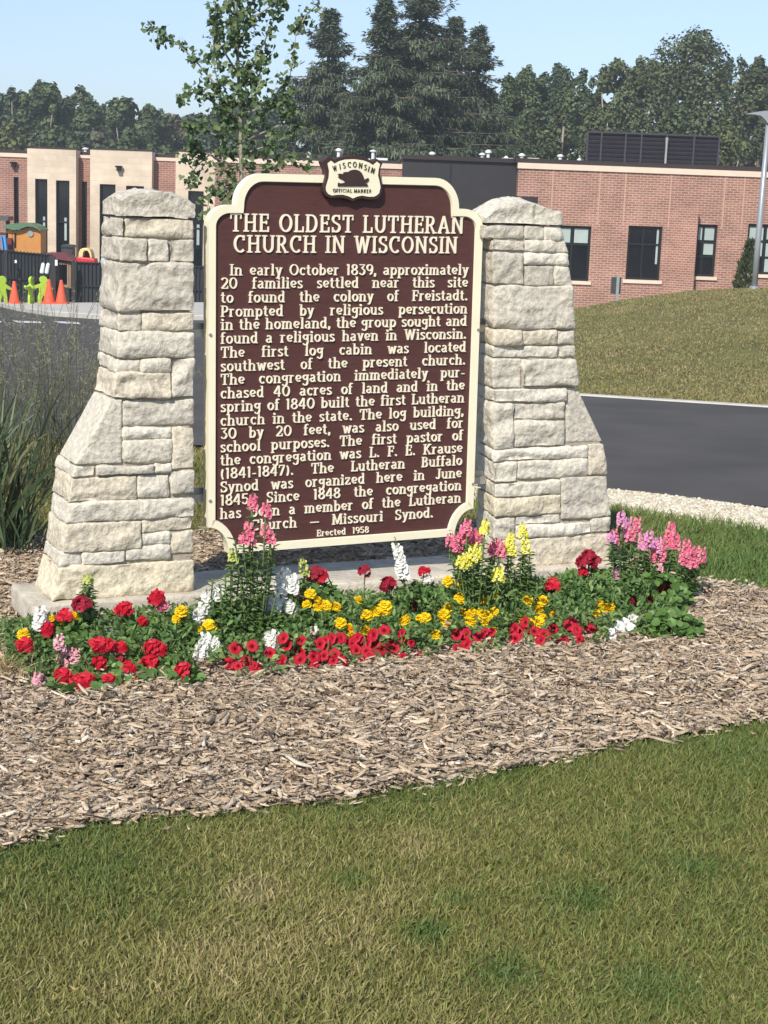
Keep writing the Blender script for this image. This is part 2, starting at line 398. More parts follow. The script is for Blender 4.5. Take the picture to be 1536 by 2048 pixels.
kerb('kerb', [(1.9, 16.75)]+[(x, y+.12) for x, y in farR]+[(8, 15.12), (24, 14.5)], .13, .03, M['concrete'])
# far pale pavement in front of the left wing and by the brick wall
pv = [(x, y+.05) for x, y in far[:iL]]
strip_sheet('pavement', pv, [(-40, 51.5), (-22, 51.5), (-12, 51.6), (-6, 51.6), (-3, 51.6)], M['concrete'], 60, 20, .10)
kerb('kerb', [(x, y) for x, y in far[:iL]], .22, .13, M['concrete'])
strip_sheet('pavement', [(-2, 45.5), (4, 45.5), (9, 46.5)], [(-2, 49.5), (4, 49.5), (9, 49.4)], M['concrete'], 40, 10, .05)
def marking(pts):
    P = np.array([onground(*p) for p in pts]); d = norm(P-CAM); 
    m = MB(); V = []
    for p in P: V.append((p[0], p[1], float(terrain(p[0], p[1]))+.026))
    m.add(V, [(0, 1, 2, 3)]); return tag(m.build('road_marking', M['paint']), kind='structure')
marking([(24, 643.5), (80, 645.5), (84, 649), (36, 648)])
marking([(104, 644.5), (156, 647), (162, 651), (122, 649)])
marking([(-30, 643), (4, 645), (2, 648), (-30, 646)])

# mulch bed -----------------------------------------------------------------
BED = [(-1.75, 3.3), (-1.25, 3.62), (-.936, 3.837), (-.72, 4.04), (-.464, 4.119), (-.28, 4.21), (-.091, 4.248), (.075, 4.381), (.22, 4.44), (.372, 4.556), (.6, 4.71), (.87, 4.905),
       (1.08, 5.0), (1.301, 5.156), (1.8, 5.45), (2.5, 5.7), (2.9, 6.1), (2.5, 6.5), (1.95, 6.82), (1.70, 6.95), (1.52, 7.03), (1.39, 7.12), (1.22, 7.45), (1.1, 7.85), (.7, 8.2), (0, 8.12), (-.6, 7.8), (-1.2, 7.62), (-1.6, 7.5), (-3.2, 7.1), (-3.6, 5), (-2.6, 3.4)]
BEDA = np.array(BED)
def inside(P, poly):
    x, y = P[:, 0], P[:, 1]; r_ = np.zeros(len(P), bool); n = len(poly)
    for i in range(n):
        x1, y1 = poly[i]; x2, y2 = poly[(i+1) % n]
        c = ((y1 > y) != (y2 > y)) & (x < (x2-x1)*(y-y1)/((y2-y1) if y2 != y1 else 1e-9)+x1); r_ ^= c
    return r_
def edge_dist(P, poly):
    d = np.full(len(P), 1e9); n = len(poly)
    for i in range(n):
        a = np.array(poly[i]); b = np.array(poly[(i+1) % n]); ab = b-a
        t = np.clip(((P-a) @ ab)/(ab @ ab), 0, 1); d = np.minimum(d, np.linalg.norm(P-(a+t[:, None]*ab), axis=1))
    return d
mb = MB(); mb.add([(x, y, .008) for x, y in BED], [tuple(range(len(BED)))])
tag(mb.build('mulch_bed', M['mulchbase']), kind='structure')
def in_view(P, m=60, zz=0.0):
    Q = np.concatenate([P, np.full((len(P), 1), zz)], 1)-CAM; q = Q @ AX.T
    px = 768+FPX*q[:, 0]/q[:, 2]; py = 1024+FPX*q[:, 1]/q[:, 2]
    return (q[:, 2] > .3) & (px > -m) & (px < 1536+m) & (py < 2048+m)
# slab / sign area mask
def uv2(P): d = P-SIGN_C[:2]; return d @ RT[:2], -(d @ NN[:2])
n = 320000
P = np.stack([rng.uniform(-3.4, 2.9, n), rng.uniform(3.3, 8.3, n)], 1)
P = P[(inside(P, BED) | ((edge_dist(P, BEDA) < np.abs(rng.normal(0, .035, len(P)))) & (rng.random(len(P)) < .35))) & in_view(P, 350)]
u_, v_ = uv2(P); P = P[~((abs(u_) < 1.27) & (v_ > -.12) & (v_ < .2))]
n = len(P); keep = rng.random(n) < np.clip(7.5/np.maximum(P[:, 1]-1, 1.)**.6, .4, 1); P = P[keep][:135000]; n = len(P)
# some chips strayed on to the grass edge
L = np.clip(rng.lognormal(math.log(.0235), .52, n), .010, .12); W = np.clip(L*rng.uniform(.12, .36, n), .003, .014); T = W*rng.uniform(.16, .36, n)
ang = rng.normal(.35, .85, n); tilt = rng.normal(0, .22, n)
D = np.stack([np.cos(ang)*np.cos(tilt), np.sin(ang)*np.cos(tilt), np.sin(tilt)], 1); Sd = norm(np.cross(D, np.array([0, 0, 1.])+rng.normal(0, .35, (n, 3)))); N3 = np.cross(Sd, D)
hgt = np.abs(rng.normal(0, .011, n))+.012+.012*vnoise(np.concatenate([P*4, P[:, :1]*0], 1), 5)+.006*vnoise(np.concatenate([P*14, P[:, :1]*0], 1), 9)
hgt = np.maximum(hgt, .009)
C0 = np.concatenate([P, hgt[:, None]], 1); Lh = (L/2)[:, None]; Wh = (W/2)[:, None]; Tt = T[:, None]; bw = (rng.normal(0, .12, n)*L)[:, None]
V = []
for s, tap in ((-1, rng.uniform(.2, .9, n)[:, None]), (0, np.ones((n, 1))), (1, rng.uniform(.2, .9, n)[:, None])):
    c = C0+D*Lh*s+Sd*bw*(s*s)
    V += [c-Sd*Wh*tap-N3*Tt, c-Sd*Wh*tap*.6+N3*Tt*.7, c+Sd*Wh*tap*.6+N3*Tt*.7, c+Sd*Wh*tap-N3*Tt]
V = np.stack(V, 1).reshape(-1, 3); b = (np.arange(n)*12)[:, None]
F = []
for s in (0, 4):
    for k in range(3): F.append(b+np.array([[s+k, s+k+1, s+k+5, s+k+4]]))
F += [b+np.array([[0, 1, 2, 3]]), b+np.array([[8, 9, 10, 11]])]
F = np.stack(F, 1).reshape(-1, 4)
c = palette(n, [(0.495, 0.385, 0.270), (0.570, 0.458, 0.334), (0.438, 0.330, 0.223), (0.323, 0.233, 0.154), (0.666, 0.577, 0.454), (0.456, 0.371, 0.278), (0.219, 0.151, 0.103)], [.27, .2, .22, .12, .06, .09, .04], .12)
tag(link('mulch', mesh_np('mulch', V, F, np.repeat(c, 8, 0)), M['chips']), kind='stuff')

# near lawn -------------------------------------------------------------------
def grass_field(name, P, hmin, hmax, wd, tints, pr, lean=.35, patches=None):
    n = len(P); z = terrain(P[:, 0], P[:, 1])
    B = np.concatenate([P, z[:, None]], 1)
    D = norm(np.stack([rng.normal(.04, lean, n), rng.normal(0, lean, n), np.ones(n)], 1))
    L = rng.uniform(hmin, hmax, n)*(1+.28*vnoise(np.concatenate([P*3.1, P[:, :1]*0], 1), 3))
    bend = np.concatenate([rng.normal(0, .2, (n, 2)), -np.abs(rng.normal(0, .12, (n, 1)))], 1)
    V, F4, F3 = blades(B, D, L, rng.uniform(.7, 1.3, n)*wd, bend)
    q = fbm(np.concatenate([P*1.5, P[:, :1]*0], 1), 4, 21)*.62+rng.normal(0, .5, n)
    if patches is not None: q = q+patches
    idx = np.clip(((q+1.6)/3.2*len(tints)), 0, len(tints)-1).astype(int)
    c = np.asarray(tints, float)[idx]*(1+rng.normal(0, .13, (n, 1))); c = np.clip(c, .004, .9)
    return tag(link(name, mesh_np(name, V, [F4, F3], np.concatenate([c, c])), M['grass']), kind='stuff')
LT = [(0.443, 0.369, 0.175), (0.346, 0.307, 0.121), (0.275, 0.263, 0.085), (0.227, 0.238, 0.070), (0.184, 0.217, 0.058), (0.146, 0.198, 0.051), (0.113, 0.182, 0.045)]
n = 640000
P = np.stack([rng.uniform(-2.6, 3.6, n), 2.3+3.6*rng.random(n)**1.2], 1); P = P[in_view(P, 150) | (rng.random(n) < .55)]
ed = edge_dist(P, BEDA); ins = inside(P, BED)
P2 = P+0; jag = .07*fbm(np.concatenate([P*7, P[:, :1]*0], 1), 3, 31)
m = (~ins & (ed > np.maximum(-jag, 0)*.8-.01)) | (ins & (ed < .015+np.maximum(jag, 0)))
m &= in_view(P, 900)
P, ed, ins = P[m], ed[m], ins[m]
# thin, dry and lush patches
pat = np.zeros(len(P)); thin = np.ones(len(P))
def blob(px, py, r0, amt, th=0):
    global pat, thin
    c = onground(px, py)[:2]; d = np.exp(-((P-c)**2).sum(1)/r0**2); pat = pat+amt*d; thin = thin*(1-th*d)
for px, py, r0, a, th in ((510, 1785, .06, -3.2, .86), (700, 1768, .05, 2.0, 0), (850, 1872, .055, 2.4, 0), (910, 1805, .06, 1.0, 0), (1010, 1950, .07, 1.9, 0), (1170, 1805, .055, 1.8, 0), (1300, 1980, .09, 1.2, 0),
                          (170, 1720, .17, .55, 0), (330, 1960, .2, -.5, .1), (820, 1690, .10, -1., .3), (1390, 1740, .07, 1.2, 0), (600, 1900, .3, -.35, 0), (1480, 1500, .2, .6, 0), (100, 1960, .15, -.5, .2)): blob(px, py, r0, a, th)
pat += .5*np.exp(-(ed/.10)**2)
k = rng.random(len(P)) < thin*np.where(ins, .5, 1)
grass_field('lawn_grass', P[k], .016, .040, .0029, LT, None, .5, pat[k])
# lawn strip between the bed and the drive on the right, and the lawn behind on the left
n = 52000
P = np.stack([rng.uniform(.5, 3.4, n), rng.uniform(6.3, 9.4, n)], 1); P = P[~inside(P, BED)]
gq = np.array([g2(*p) for p in ((1205, 1017), (1309, 1035), (1390, 1045), (1536, 1068))]); far_edge = np.interp(P[:, 0], gq[:, 0], gq[:, 1])
P = P[(P[:, 1] < far_edge+.03*rng.normal(size=len(P))) & in_view(P, 100)]
grass_field('lawn_grass', P, .04, .085, .006, [(.28, .28, .10), (.22, .25, .075), (.165, .23, .062), (.13, .21, .055), (.10, .185, .05)], None, .35)
n = 60000
P = np.stack([rng.uniform(-3.6, 1.0, n), rng.uniform(7.3, 12.5, n)], 1); P = P[~inside(P, BED)]
nn_ = np.array(near); P = P[P[:, 1] < np.interp(P[:, 0], nn_[:, 0], nn_[:, 1])-.1]
grass_field('lawn_grass', P, .03, .07, .007, [(.34, .29, .12), (.28, .25, .09), (.22, .22, .07), (.16, .19, .055)], None, .4)
n = 150000
P = np.stack([rng.uniform(1.6, 12, n), 15.6+18*rng.random(n)**1.6], 1)
ke = np.interp(P[:, 0], [1.9, farR[0][0], farR[1][0], farR[2][0], 8, 24], [16.8, farR[0][1]+.2, farR[1][1]+.2, farR[2][1]+.2, 15.3, 14.7])
P = P[P[:, 1] > ke]
grass_field('hill_grass', P, .02, .055, .012, [(.40, .32, .16), (.34, .28, .125), (.29, .25, .10), (.25, .235, .085), (.20, .22, .072)], None, .6)

# white gravel strip along the drive
gp_n = [(1.0, 8.3), (1.3, 8.22), (1.6, 8.25), (2.0, 8.22), (3.5, 8.1), (8, 7.6)]
gp_f = [(.9, 9.2), (1.32, 9.14), (1.7, 9.08), (2.16, 8.98), (3.6, 8.75), (8, 8.2)]
gpn = [g2(*p) for p in ((1205, 1017), (1309, 1035), (1390, 1045), (1536, 1068))]; gpf = [g2(*p) for p in ((1205, 985), (1290, 993), (1400, 1006), (1536, 1025))]
gpn = [(.2, gpn[0][1]+.1)]+gpn+[(4, 7.9)]; gpf = [(.2, gpf[0][1]+.15)]+gpf+[(4, 8.75)]
strip_sheet('gravel_bed', gpn, gpf, M['gravelbase'], 40, 10, .010)
n = 15000; t = rng.random(n)*.93; s = rng.random(n)*1.0
A = np.array(gpn); B = np.array(gpf); kx = t*(len(A)-1); ki = kx.astype(int); kf = (kx-ki)[:, None]
a_ = A[ki]*(1-kf)+A[ki+1]*kf; b_ = B[ki]*(1-kf)+B[ki+1]*kf; s = s[:, None]*1.06-.03; P = a_*(1-s)+b_*s
ico = np.array([(0, 0, 1), (.894, 0, .447), (.276, .85, .447), (-.724, .526, .447), (-.724, -.526, .447), (.276, -.85, .447), (.724, .526, -.447), (-.276, .85, -.447), (-.894, 0, -.447), (-.276, -.85, -.447), (.724, -.526, -.447), (0, 0, -1)])
icf = np.array([(0, 1, 2), (0, 2, 3), (0, 3, 4), (0, 4, 5), (0, 5, 1), (1, 6, 2), (2, 7, 3), (3, 8, 4), (4, 9, 5), (5, 10, 1), (6, 7, 2), (7, 8, 3), (8, 9, 4), (9, 10, 5), (10, 6, 1), (11, 7, 6), (11, 8, 7), (11, 9, 8), (11, 10, 9), (11, 6, 10)])
sz = rng.uniform(.006, .017, n); V = ico[None]*sz[:, None, None]*rng.uniform(.6, 1.25, (n, 12, 1))*np.stack([np.ones(n), rng.uniform(.6, 1, n), rng.uniform(.5, .8, n)], 1)[:, None, :]
an = rng.uniform(0, 6.28, n); ca, sa = np.cos(an)[:, None], np.sin(an)[:, None]
V = np.stack([V[..., 0]*ca-V[..., 1]*sa, V[..., 0]*sa+V[..., 1]*ca, V[..., 2]], -1)
V += np.concatenate([P, (terrain(P[:, 0], P[:, 1])+.012+rng.uniform(0, .008, n))[:, None]], 1)[:, None, :]
F = ((np.arange(n)*12)[:, None, None]+icf[None]).reshape(-1, 3)
c = palette(n, [(.62, .565, .44), (.54, .48, .36), (.72, .68, .56), (.40, .34, .245)], [.4, .3, .15, .15], .09)
tag(link('gravel', mesh_np('gravel', V.reshape(-1, 3), F, np.repeat(c, 20, 0)), M['gravel']), kind='stuff')

# ================================================================== SCHOOL BUILDING
DR, DL = 50.0, 56.0
def X(px, py, D): return float(at(px, py, D)[0])
def Z(px, py, D): return float(at(px, py, D)[2])
bl = empty('school_building', (at(1200, 612, DR)[0], DR, float(terrain(6, DR))), 'long low brick school with pale window bays and a red brick wing behind the mound', 'building')
def wall_open(name, x0, x1, z0, z1, y, th, ops, mat):
    "front wall facing the camera with real recessed openings (x0,x1,z0,z1,depth)"
    X_ = sorted({x0, x1, *[max(x0, o[0]) for o in ops], *[min(x1, o[1]) for o in ops]}); Z_ = sorted({z0, z1, *[max(z0, o[2]) for o in ops], *[min(z1, o[3]) for o in ops]})
    V = []; F = []
    def q(*p): b = len(V); V.extend(p); F.append((b, b+1, b+2, b+3))
    for a, b in zip(X_[:-1], X_[1:]):
        for c, d in zip(Z_[:-1], Z_[1:]):
            mx, mz = (a+b)/2, (c+d)/2
            if any(o[0] < mx < o[1] and o[2] < mz < o[3] for o in ops): continue
            q((a, y, c), (b, y, c), (b, y, d), (a, y, d))
    for a, b, c, d, dp in ops:
        a, b, c, d = max(a, x0), min(b, x1), max(c, z0), min(d, z1)
        q((a, y, c), (a, y+dp, c), (a, y+dp, d), (a, y, d)); q((b, y, c), (b, y, d), (b, y+dp, d), (b, y+dp, c))
        q((a, y, d), (a, y+dp, d), (b, y+dp, d), (b, y, d)); q((a, y, c), (b, y, c), (b, y+dp, c), (a, y+dp, c))
    for (a, b) in ((x0, y), (x1, y)):
        q((a, y, z0), (a, y+th, z0), (a, y+th, z1), (a, y, z1))
    q((x0, y, z1), (x1, y, z1), (x1, y+th, z1), (x0, y+th, z1)); q((x0, y+th, z0), (x0, y+th, z1), (x1, y+th, z1), (x1, y+th, z0))
    m = MB(); m.add(V, F); return m.build(name, mat, bl)
def window(x0, x1, z0, z1, y, dp, verts=(), hors=(), blinds=(), sill=None, fw=.07):
    "frame with mullions, pane and blinds, set back dp in its opening"
    yb = y+dp
    m = MB(); g = .002
    m.bx(x0+g, x0+fw, yb-.07, yb, z0+g, z1-g); m.bx(x1-fw, x1-g, yb-.07, yb, z0+g, z1-g)
    m.bx(x0+fw, x1-fw, yb-.07, yb, z1-fw, z1-g); m.bx(x0+fw, x1-fw, yb-.07, yb, z0+g, z0+fw)
    for vx in verts: m.bx(vx-fw*.4, vx+fw*.4, yb-.063, yb-.002, z0+fw, z1-fw)
    for hz in hors: m.bx(x0+fw, x1-fw, yb-.057, yb-.004, hz-fw*.4, hz+fw*.4)
    f = m.build('window', M['frame'], bl)
    m = MB(); m.bx(x0+.01, x1-.01, yb-.018, yb-.008, z0+.01, z1-.01); m.build('pane', M['glass'], f)
    for bx0, bx1, bz0, bz1 in blinds:
        m = MB(); m.bx(bx0, bx1, yb-.03, yb-.022, bz0, bz1); m.build('blind', M['blind'], f)
    if sill:
        m = MB(); m.bx(x0-.08, x1+.08, y-.06, y+.05, z0-.105, z0-.004); m.build('sill', M['coping'], f)
    return f
# --- right red brick wing
zb = float(terrain(6, DR))-1.2
xr0, xr1 = X(1030, 480, DR), X(1700, 480, DR)
zr = Z(1230, 344, DR); zc = Z(1230, 337, DR); 
def rw(a, b, c, d): # pixel rect -> wall rect
    return X(a, (c+d)/2, DR), X(b, (c+d)/2, DR), Z((a+b)/2, d, DR), Z((a+b)/2, c, DR)
W1, W2, W3, W4 = rw(1096, 1180, 451, 561), rw(1254, 1322, 452, 560), rw(1391, 1432, 449, 553), rw(1493, 1580, 449, 549)
ops = [(*q, .16) for q in (W1, W2, W3, W4)]
wall_open('brick_wall', xr0, xr1, zb, zr, DR, 9, ops, M['brick'])
def frac(q, fx, fz): return q[0]+(q[1]-q[0])*fx, q[2]+(q[3]-q[2])*fz
def bl_(q, fx0, fx1, fz0, fz1): a, c = frac(q, fx0, fz0); b, d = frac(q, fx1, fz1); return (a, b, c, d)
window(*W1, DR, .16, [frac(W1, .56, 0)[0]], [frac(W1, 0, .66)[1]], [bl_(W1, .1, .52, .69, .95), bl_(W1, .61, .94, .69, .95)], True)
window(*W2, DR, .16, [frac(W2, .46, 0)[0]], [frac(W2, 0, .66)[1]], [bl_(W2, .86, .92, .3, .95)], True)
window(*W3, DR, .16, [frac(W3, .36, 0)[0]], [frac(W3, 0, .66)[1], frac(W3, 0, .38)[1]], [bl_(W3, .08, .3, .7, .95), bl_(W3, .42, .94, .7, .95), bl_(W3, .42, .94, .42, .64)], True)
window(*W4, DR, .16, [frac(W4, .42, 0)[0]], [frac(W4, 0, .66)[1], frac(W4, 0, .34)[1]], [bl_(W4, .04, .38, .36, .95), bl_(W4, .46, .96, .7, .95), bl_(W4, .46, .96, .04, .62)], True)
m = MB(); m.bx(xr0-.03, xr1, DR-.05, DR+.4, zr+.002, zr+.17); m.build('coping', M['coping'], bl)
m = MB(); m.bx(xr0-.1, xr1, DR+.1, DR+.6, zr+.17, zr+.31); m.build('fascia', M['fascia'], bl)
for jp in (1103.5, 1198, 1249, 1340, 1448, 1487):
    a = X(jp, 400, DR); m = MB(); m.bx(a-.022, a+.022, DR-.006, DR+.02, W2[3]-.02, zr-.01); m.build('control_joint', M['joint'], bl)
# pier whose corner throws the slanted shadow
m = MB(); m.prism([(X(1341, 500, DR), DR-.006), (X(1386, 500, DR), DR-.42), (X(1387, 500, DR), DR-.42), (X(1387, 500, DR), DR-.004)], lambda a, b, d: (a, b, d), zb, Z(1380, 414, DR)); m.build('brick_pier', M['brick'], bl)
# louvred screen on the roof
D = 53.5; x0, x1, z0, z1 = X(1174, 300, D), X(1437, 300, D), zr+.1, Z(1300, 266.5, D)
m = MB(); m.bx(x0+.03, x1-.03, D+.12, D+.3, z0, z1-.05); ns = 9
for k in range(ns):
    zz = z0+(z1-z0)*(k+.5)/ns; m.box(((x0+x1)/2, D+.03, zz), (x1-x0-.02, .02, (z1-z0)/ns*1.05), [(1, 0, 0), (0, .82, .57), (0, -.57, .82)])
sc = m.build('roof_screen', M['louver'], bl)
m = MB()
for fx in (0, .105, .29, .41, .6, .81, 1): a = x0+(x1-x0)*fx; m.bx(a-.028, a+.028, D-.03, D+.1, z0, z1+.01)
m.bx(x0, x1, D-.028, D+.1, z1-.05, z1); m.build('screen_frame', M['louver'], sc)
a = X(1331, 300, D); m = MB(); m.tube([(a, D-.15, z0), (a, D-.15, z0+(z1-z0)*.72), (a, D-.15, z0+(z1-z0)*.9)], [.04, .04, .055]); m.build('exhaust_pipe', M['postgrey'], bl)
# dark entrance block and canopy
ztop = Z(920, 322, 50.6)
m = MB(); m.bx(X(804, 360, 50.6), xr0+.02, 50.6, 58, Z(920, 389, 50.6), ztop); eb = m.build('entrance_parapet', M['darkmetal'], bl)
m = MB(); a = X(901, 350, 50.6); m.bx(a-.02, a+.02, 50.585, 50.61, Z(920, 389, 50.6)+.01, ztop-.01); m.build('panel_seam', M['frame'], eb)
m = MB(); m.bx(X(804, 360, 50.6)-.05, xr0-.11, 50.5, 58.1, ztop+.002, ztop+.13); m.build('fascia', M['fascia'], bl)
m = MB(); m.bx(X(880, 400, 47.5), X(1076, 400, 47.5), 47.5, 50.55, Z(1000, 424, 47.5), Z(1000, 391, 47.5)); m.build('entrance_canopy', M['darkmetal'], bl)
gx0, gx1 = X(790, 500, 51.5), xr0-.01
m = MB(); m.bx(gx0, gx1, 51.5, 51.6, zb, Z(920, 389, 50.6)-.003); gl = m.build('entrance_glazing', M['glass'], bl)
m = MB()
for k in range(7): a = gx0+(gx1-gx0)*k/6; m.bx(a-.05, a+.05, 51.42, 51.5, zb, Z(920, 389, 50.6)-.01)
m.build('mullion', M['frame'], gl)
# middle brick stretch between the two wings
Dm = 53.0; zm = Z(660, 333, Dm)
a0, a1 = X(430, 360, Dm), X(804, 360, Dm)
wall_open('brick_wall', a0, a1, zb-.6, zm, Dm, 6, [], M['brickfar'])
m = MB(); m.bx(a0, a1-.01, Dm-.05, Dm+.3, zm+.002, zm+.16); m.build('coping', M['coping'], bl)
m = MB(); m.bx(a0, a1-.06, Dm+.1, Dm+.6, zm+.165, zm+.26); m.build('fascia', M['fascia'], bl)
# --- left wing
zl = float(terrain(-9, DL))-.6
def lrect(a, b, c, d, D=DL): return X(a, (c+d)/2, D), X(b, (c+d)/2, D), Z((a+b)/2, d, D), Z((a+b)/2, c, D)
segs = [('brick', -120, 56, 312, 304), ('bay', 55, 152, 298.5, 0), ('brick', 151, 181, 316.5, 310), ('bay', 180, 303, 301.5, 0), ('brick', 302, 351, 322, 315), ('bay', 350, 431, 305, 0)]
wins = {1: [(70.5, 95, 358), (112, 139, 361)], 3: [(199, 230.5, 368.5), (251.5, 287, 372)], 5: [(375, 406, 382)], 0: [(27.5, 37.5, 354, 447)], 2: [(163, 174, 363, 496)]}
for i, (kd, a, b, top, cp) in enumerate(segs):
    Dw = DL-.45 if kd == 'bay' else DL
    z1 = Z((a+b)/2, top, Dw); ops = []; wl = []
    for wn in wins.get(i, []):
        q = lrect(wn[0], wn[1], wn[2], wn[3] if len(wn) > 3 else 578, Dw); ops.append((*q, .2)); wl.append(q)
    wall_open('pale_bay' if kd == 'bay' else 'brick_wall', X(a, 440, Dw), X(b, 440, Dw), zl, z1, Dw, 6, ops, M['palebrick'] if kd == 'bay' else M['brickfar'])
    for q in wl:
        tall = q[3]-q[2] > 2.6
        window(*q, Dw, .2, [], [q[2]+(q[3]-q[2])*.62] if tall else [], [bl_(q, .55 if i != 3 else .2, .72 if i != 3 else .4, .45, .66)] if tall else [], False, .06)
    if kd == 'brick':
        m = MB(); m.bx(X(a, 440, Dw)+.01, X(b, 440, Dw)-.01, Dw-.04, Dw+.3, z1+.002, Z((a+b)/2, cp, Dw)); m.build('coping', M['coping'], bl)
        m = MB(); m.bx(X(a, 440, Dw)+.01, X(b, 440, Dw)-.01, Dw+.32, Dw+.6, z1, Z((a+b)/2, cp-7, Dw)); m.build('fascia', M['fascia'], bl)
    else:
        m = MB(); m.bx(X(a, 440, Dw), X(b, 440, Dw), Dw+.3, Dw+.7, z1+.002, z1+.075); m.build('fascia', M['fascia'], bl)
for px, py, D_ in ((28, 331, DL), (238.5, 339, DL-.45)):
    p = at(px, py, D_); m = MB(); m.box(p+np.array([0, -.1, 0]), (.13, .2, .1)); m.tube([p+np.array([0, -.12, .06]), p+np.array([0, -.12, .12])], [.11, .13], 10); m.build('wall_lamp', M['frame'], bl)
# roof vents
for px, py, h_ in ((617, 314, .12), (677, 315, .3), (746, 312, .2), (806, 322, .12), (831, 322, .12), (864, 322, .3), (964, 321, .25), (976, 321, .35), (1043, 325, .3), (1158, 328, .14), (1120, 324, .25), (1012, 322, .12), (171, 307, .2)):
    D_ = DL+1 if px < 300 else 55.0; p = at(px, py, D_); m = MB(); r_ = .055
    m.tube([p+np.array([0, 0, -.6]), p+np.array([0, 0, h_*.75])], r_, 10)
    if h_ > .18: m.tube([p+np.array([0, 0, h_*.7]), p+np.array([0, 0, h_*.85]), p+np.array([0, 0, h_])], [.11, .11, .04], 10)
    else: m.tube([p+np.array([0, 0, h_*.74]), p+np.array([0, 0, h_*1.4])], [.10, .02], 10)
    m.build('roof_vent', M['vent'], bl)
for a, b in ((698, 740), (752, 775), (1004, 1026), (1056, 1078)):
    m = MB(); p = at(a, 318, 55); q = at(b, 318, 55); m.bx(p[0], q[0], 55, 56, p[2]-.7, p[2]+.04); m.build('roof_curb', M['vent'], bl)

# ================================================================== STREET FURNITURE
# lamp on the mound
b_ = onground(1508, 583); Dp = float(at(1508, 583, 30)[1]); p0 = np.array([X(1508, 583, 30), 30, float(terrain(X(1508, 583, 30), 30))]); zt = Z(1521, 224, 30)
lp = empty('street_lamp', p0, 'grey metal lamp post with a curved flat head standing on the grassy mound', 'street lamp')
m = MB(); m.tube([p0-np.array([0, 0, .1]), p0+np.array([0, 0, .9]), (p0[0]+.02, 30, zt)], [.056, .053, .046], 16); m.build('pole', M['pole'], lp, smooth=True)
m = MB(); m.tube([p0+np.array([0, 0, -.05]), p0+np.array([0, 0, .06])], [.10, .09], 16); m.build('base_plate', M['pole'], lp)
m = MB(); hx_ = p0[0]+.02
m.prism([(.06, .02), (-.10, .02), (-.22, .0), (-.40, -.035), (-.40, -.05), (-.28, -.05), (-.16, -.07), (-.08, -.14), (.0, -.24), (.06, -.24)], lambda a, b, d: (hx_+a, 30+d, zt+b), -.09, .09); m.build('lamp_head', M['pole'], lp)
# small parking sign seen from behind
Dq = 43.0; q0 = np.array([X(1232, 622, Dq), Dq, 0]); q0[2] = float(terrain(q0[0], Dq)); 
sg = empty('parking_sign', q0, 'small dark sign panel seen from behind on a thin grey post by the brick wall', 'sign')
m = MB(); zz = Z(1232, 551, Dq); m.box((q0[0], Dq, (q0[2]+zz)/2), (.075, .06, zz-q0[2])); m.build('post', M['postgrey'], sg)
m = MB(); a, b, c, d = X(1222.5, 570, Dq), X(1242.5, 570, Dq), Z(1232, 588, Dq), Z(1232, 554, Dq); m.bx(a, b, Dq+.04, Dq+.06, c, d); m.build('sign_panel', M['dark_sign_back'], sg, bevel=.01)

# ================================================================== PLAYGROUND BY THE LEFT WING
Dk = 49.0
def base(px, py, D=None):
    if D is None: return onground(px, py)
    p = at(px, py, D); return np.array([p[0], D, float(terrain(p[0], D))])
mpp = lambda D: D/FPX    # metres per photo pixel
# railing fence with dark screen
fz = base(60, 592, Dk)
fence = empty('playground_fence', fz, 'black bar fence with a dark screen along the playground of the school', 'fence')
xa, xb = X(-60, 560, Dk), X(415, 560, Dk); zt = Z(180, 524, Dk); z0 = fz[2]-.25
def fseg(xa, xb, y0, y1, zta, ztb):
    m = MB(); nb = max(2, int((xb-xa)/.115)); 
    for k in range(nb+1):
        t = k/nb; x = xa+(xb-xa)*t; y = y0+(y1-y0)*t; zt_ = zta+(ztb-zta)*t
        m.bx(x-.012, x+.012, y-.012, y+.012, z0, zt_)
    for f_ in (.03, .5, .97):
        for k in range(6):
            t0, t1 = k/6, (k+1)/6
            a = np.array([xa+(xb-xa)*t0, y0+(y1-y0)*t0, z0+.15+(zta+(ztb-zta)*t0-z0-.15)*f_]); b = np.array([xa+(xb-xa)*t1, y0+(y1-y0)*t1, z0+.15+(zta+(ztb-zta)*t1-z0-.15)*f_])
            m.tube([a, b], .022, 6)
    o = m.build('railing', M['fence'], fence)
    m = MB(); m.add([(xa, y0+.05, z0+.1), (xb, y1+.05, z0+.1), (xb, y1+.05, ztb-.06), (xa, y0+.05, zta-.06), (xa, y0+.06, z0+.1), (xb, y1+.06, z0+.1), (xb, y1+.06, ztb-.06), (xa, y0+.06, zta-.06)], [(0, 1, 2, 3), (7, 6, 5, 4), (0, 4, 5, 1), (1, 5, 6, 2), (2, 6, 7, 3), (3, 7, 4, 0)])
    m.build('screen', M['mesh'], fence)
fseg(X(-60, 540, Dk), X(104, 540, Dk), Dk+1.2, Dk, Z(40, 500, Dk), Z(60, 506, Dk))
fseg(X(150, 540, Dk), X(420, 540, Dk), Dk+.2, Dk+.2, Z(280, 527, Dk), Z(280, 527, Dk))
for px, yt, wd in ((106.5, 512, .18), (148.5, 524, .1), (300, 522, .1), (14, 500, .1)):
    x = X(px, 550, Dk); m = MB(); m.bx(x-wd/2, x+wd/2, Dk-.16, Dk-.03, z0, Z(px, yt, Dk)); m.build('post', M['darkmetal'], fence)
def child_xf(root, V): return V
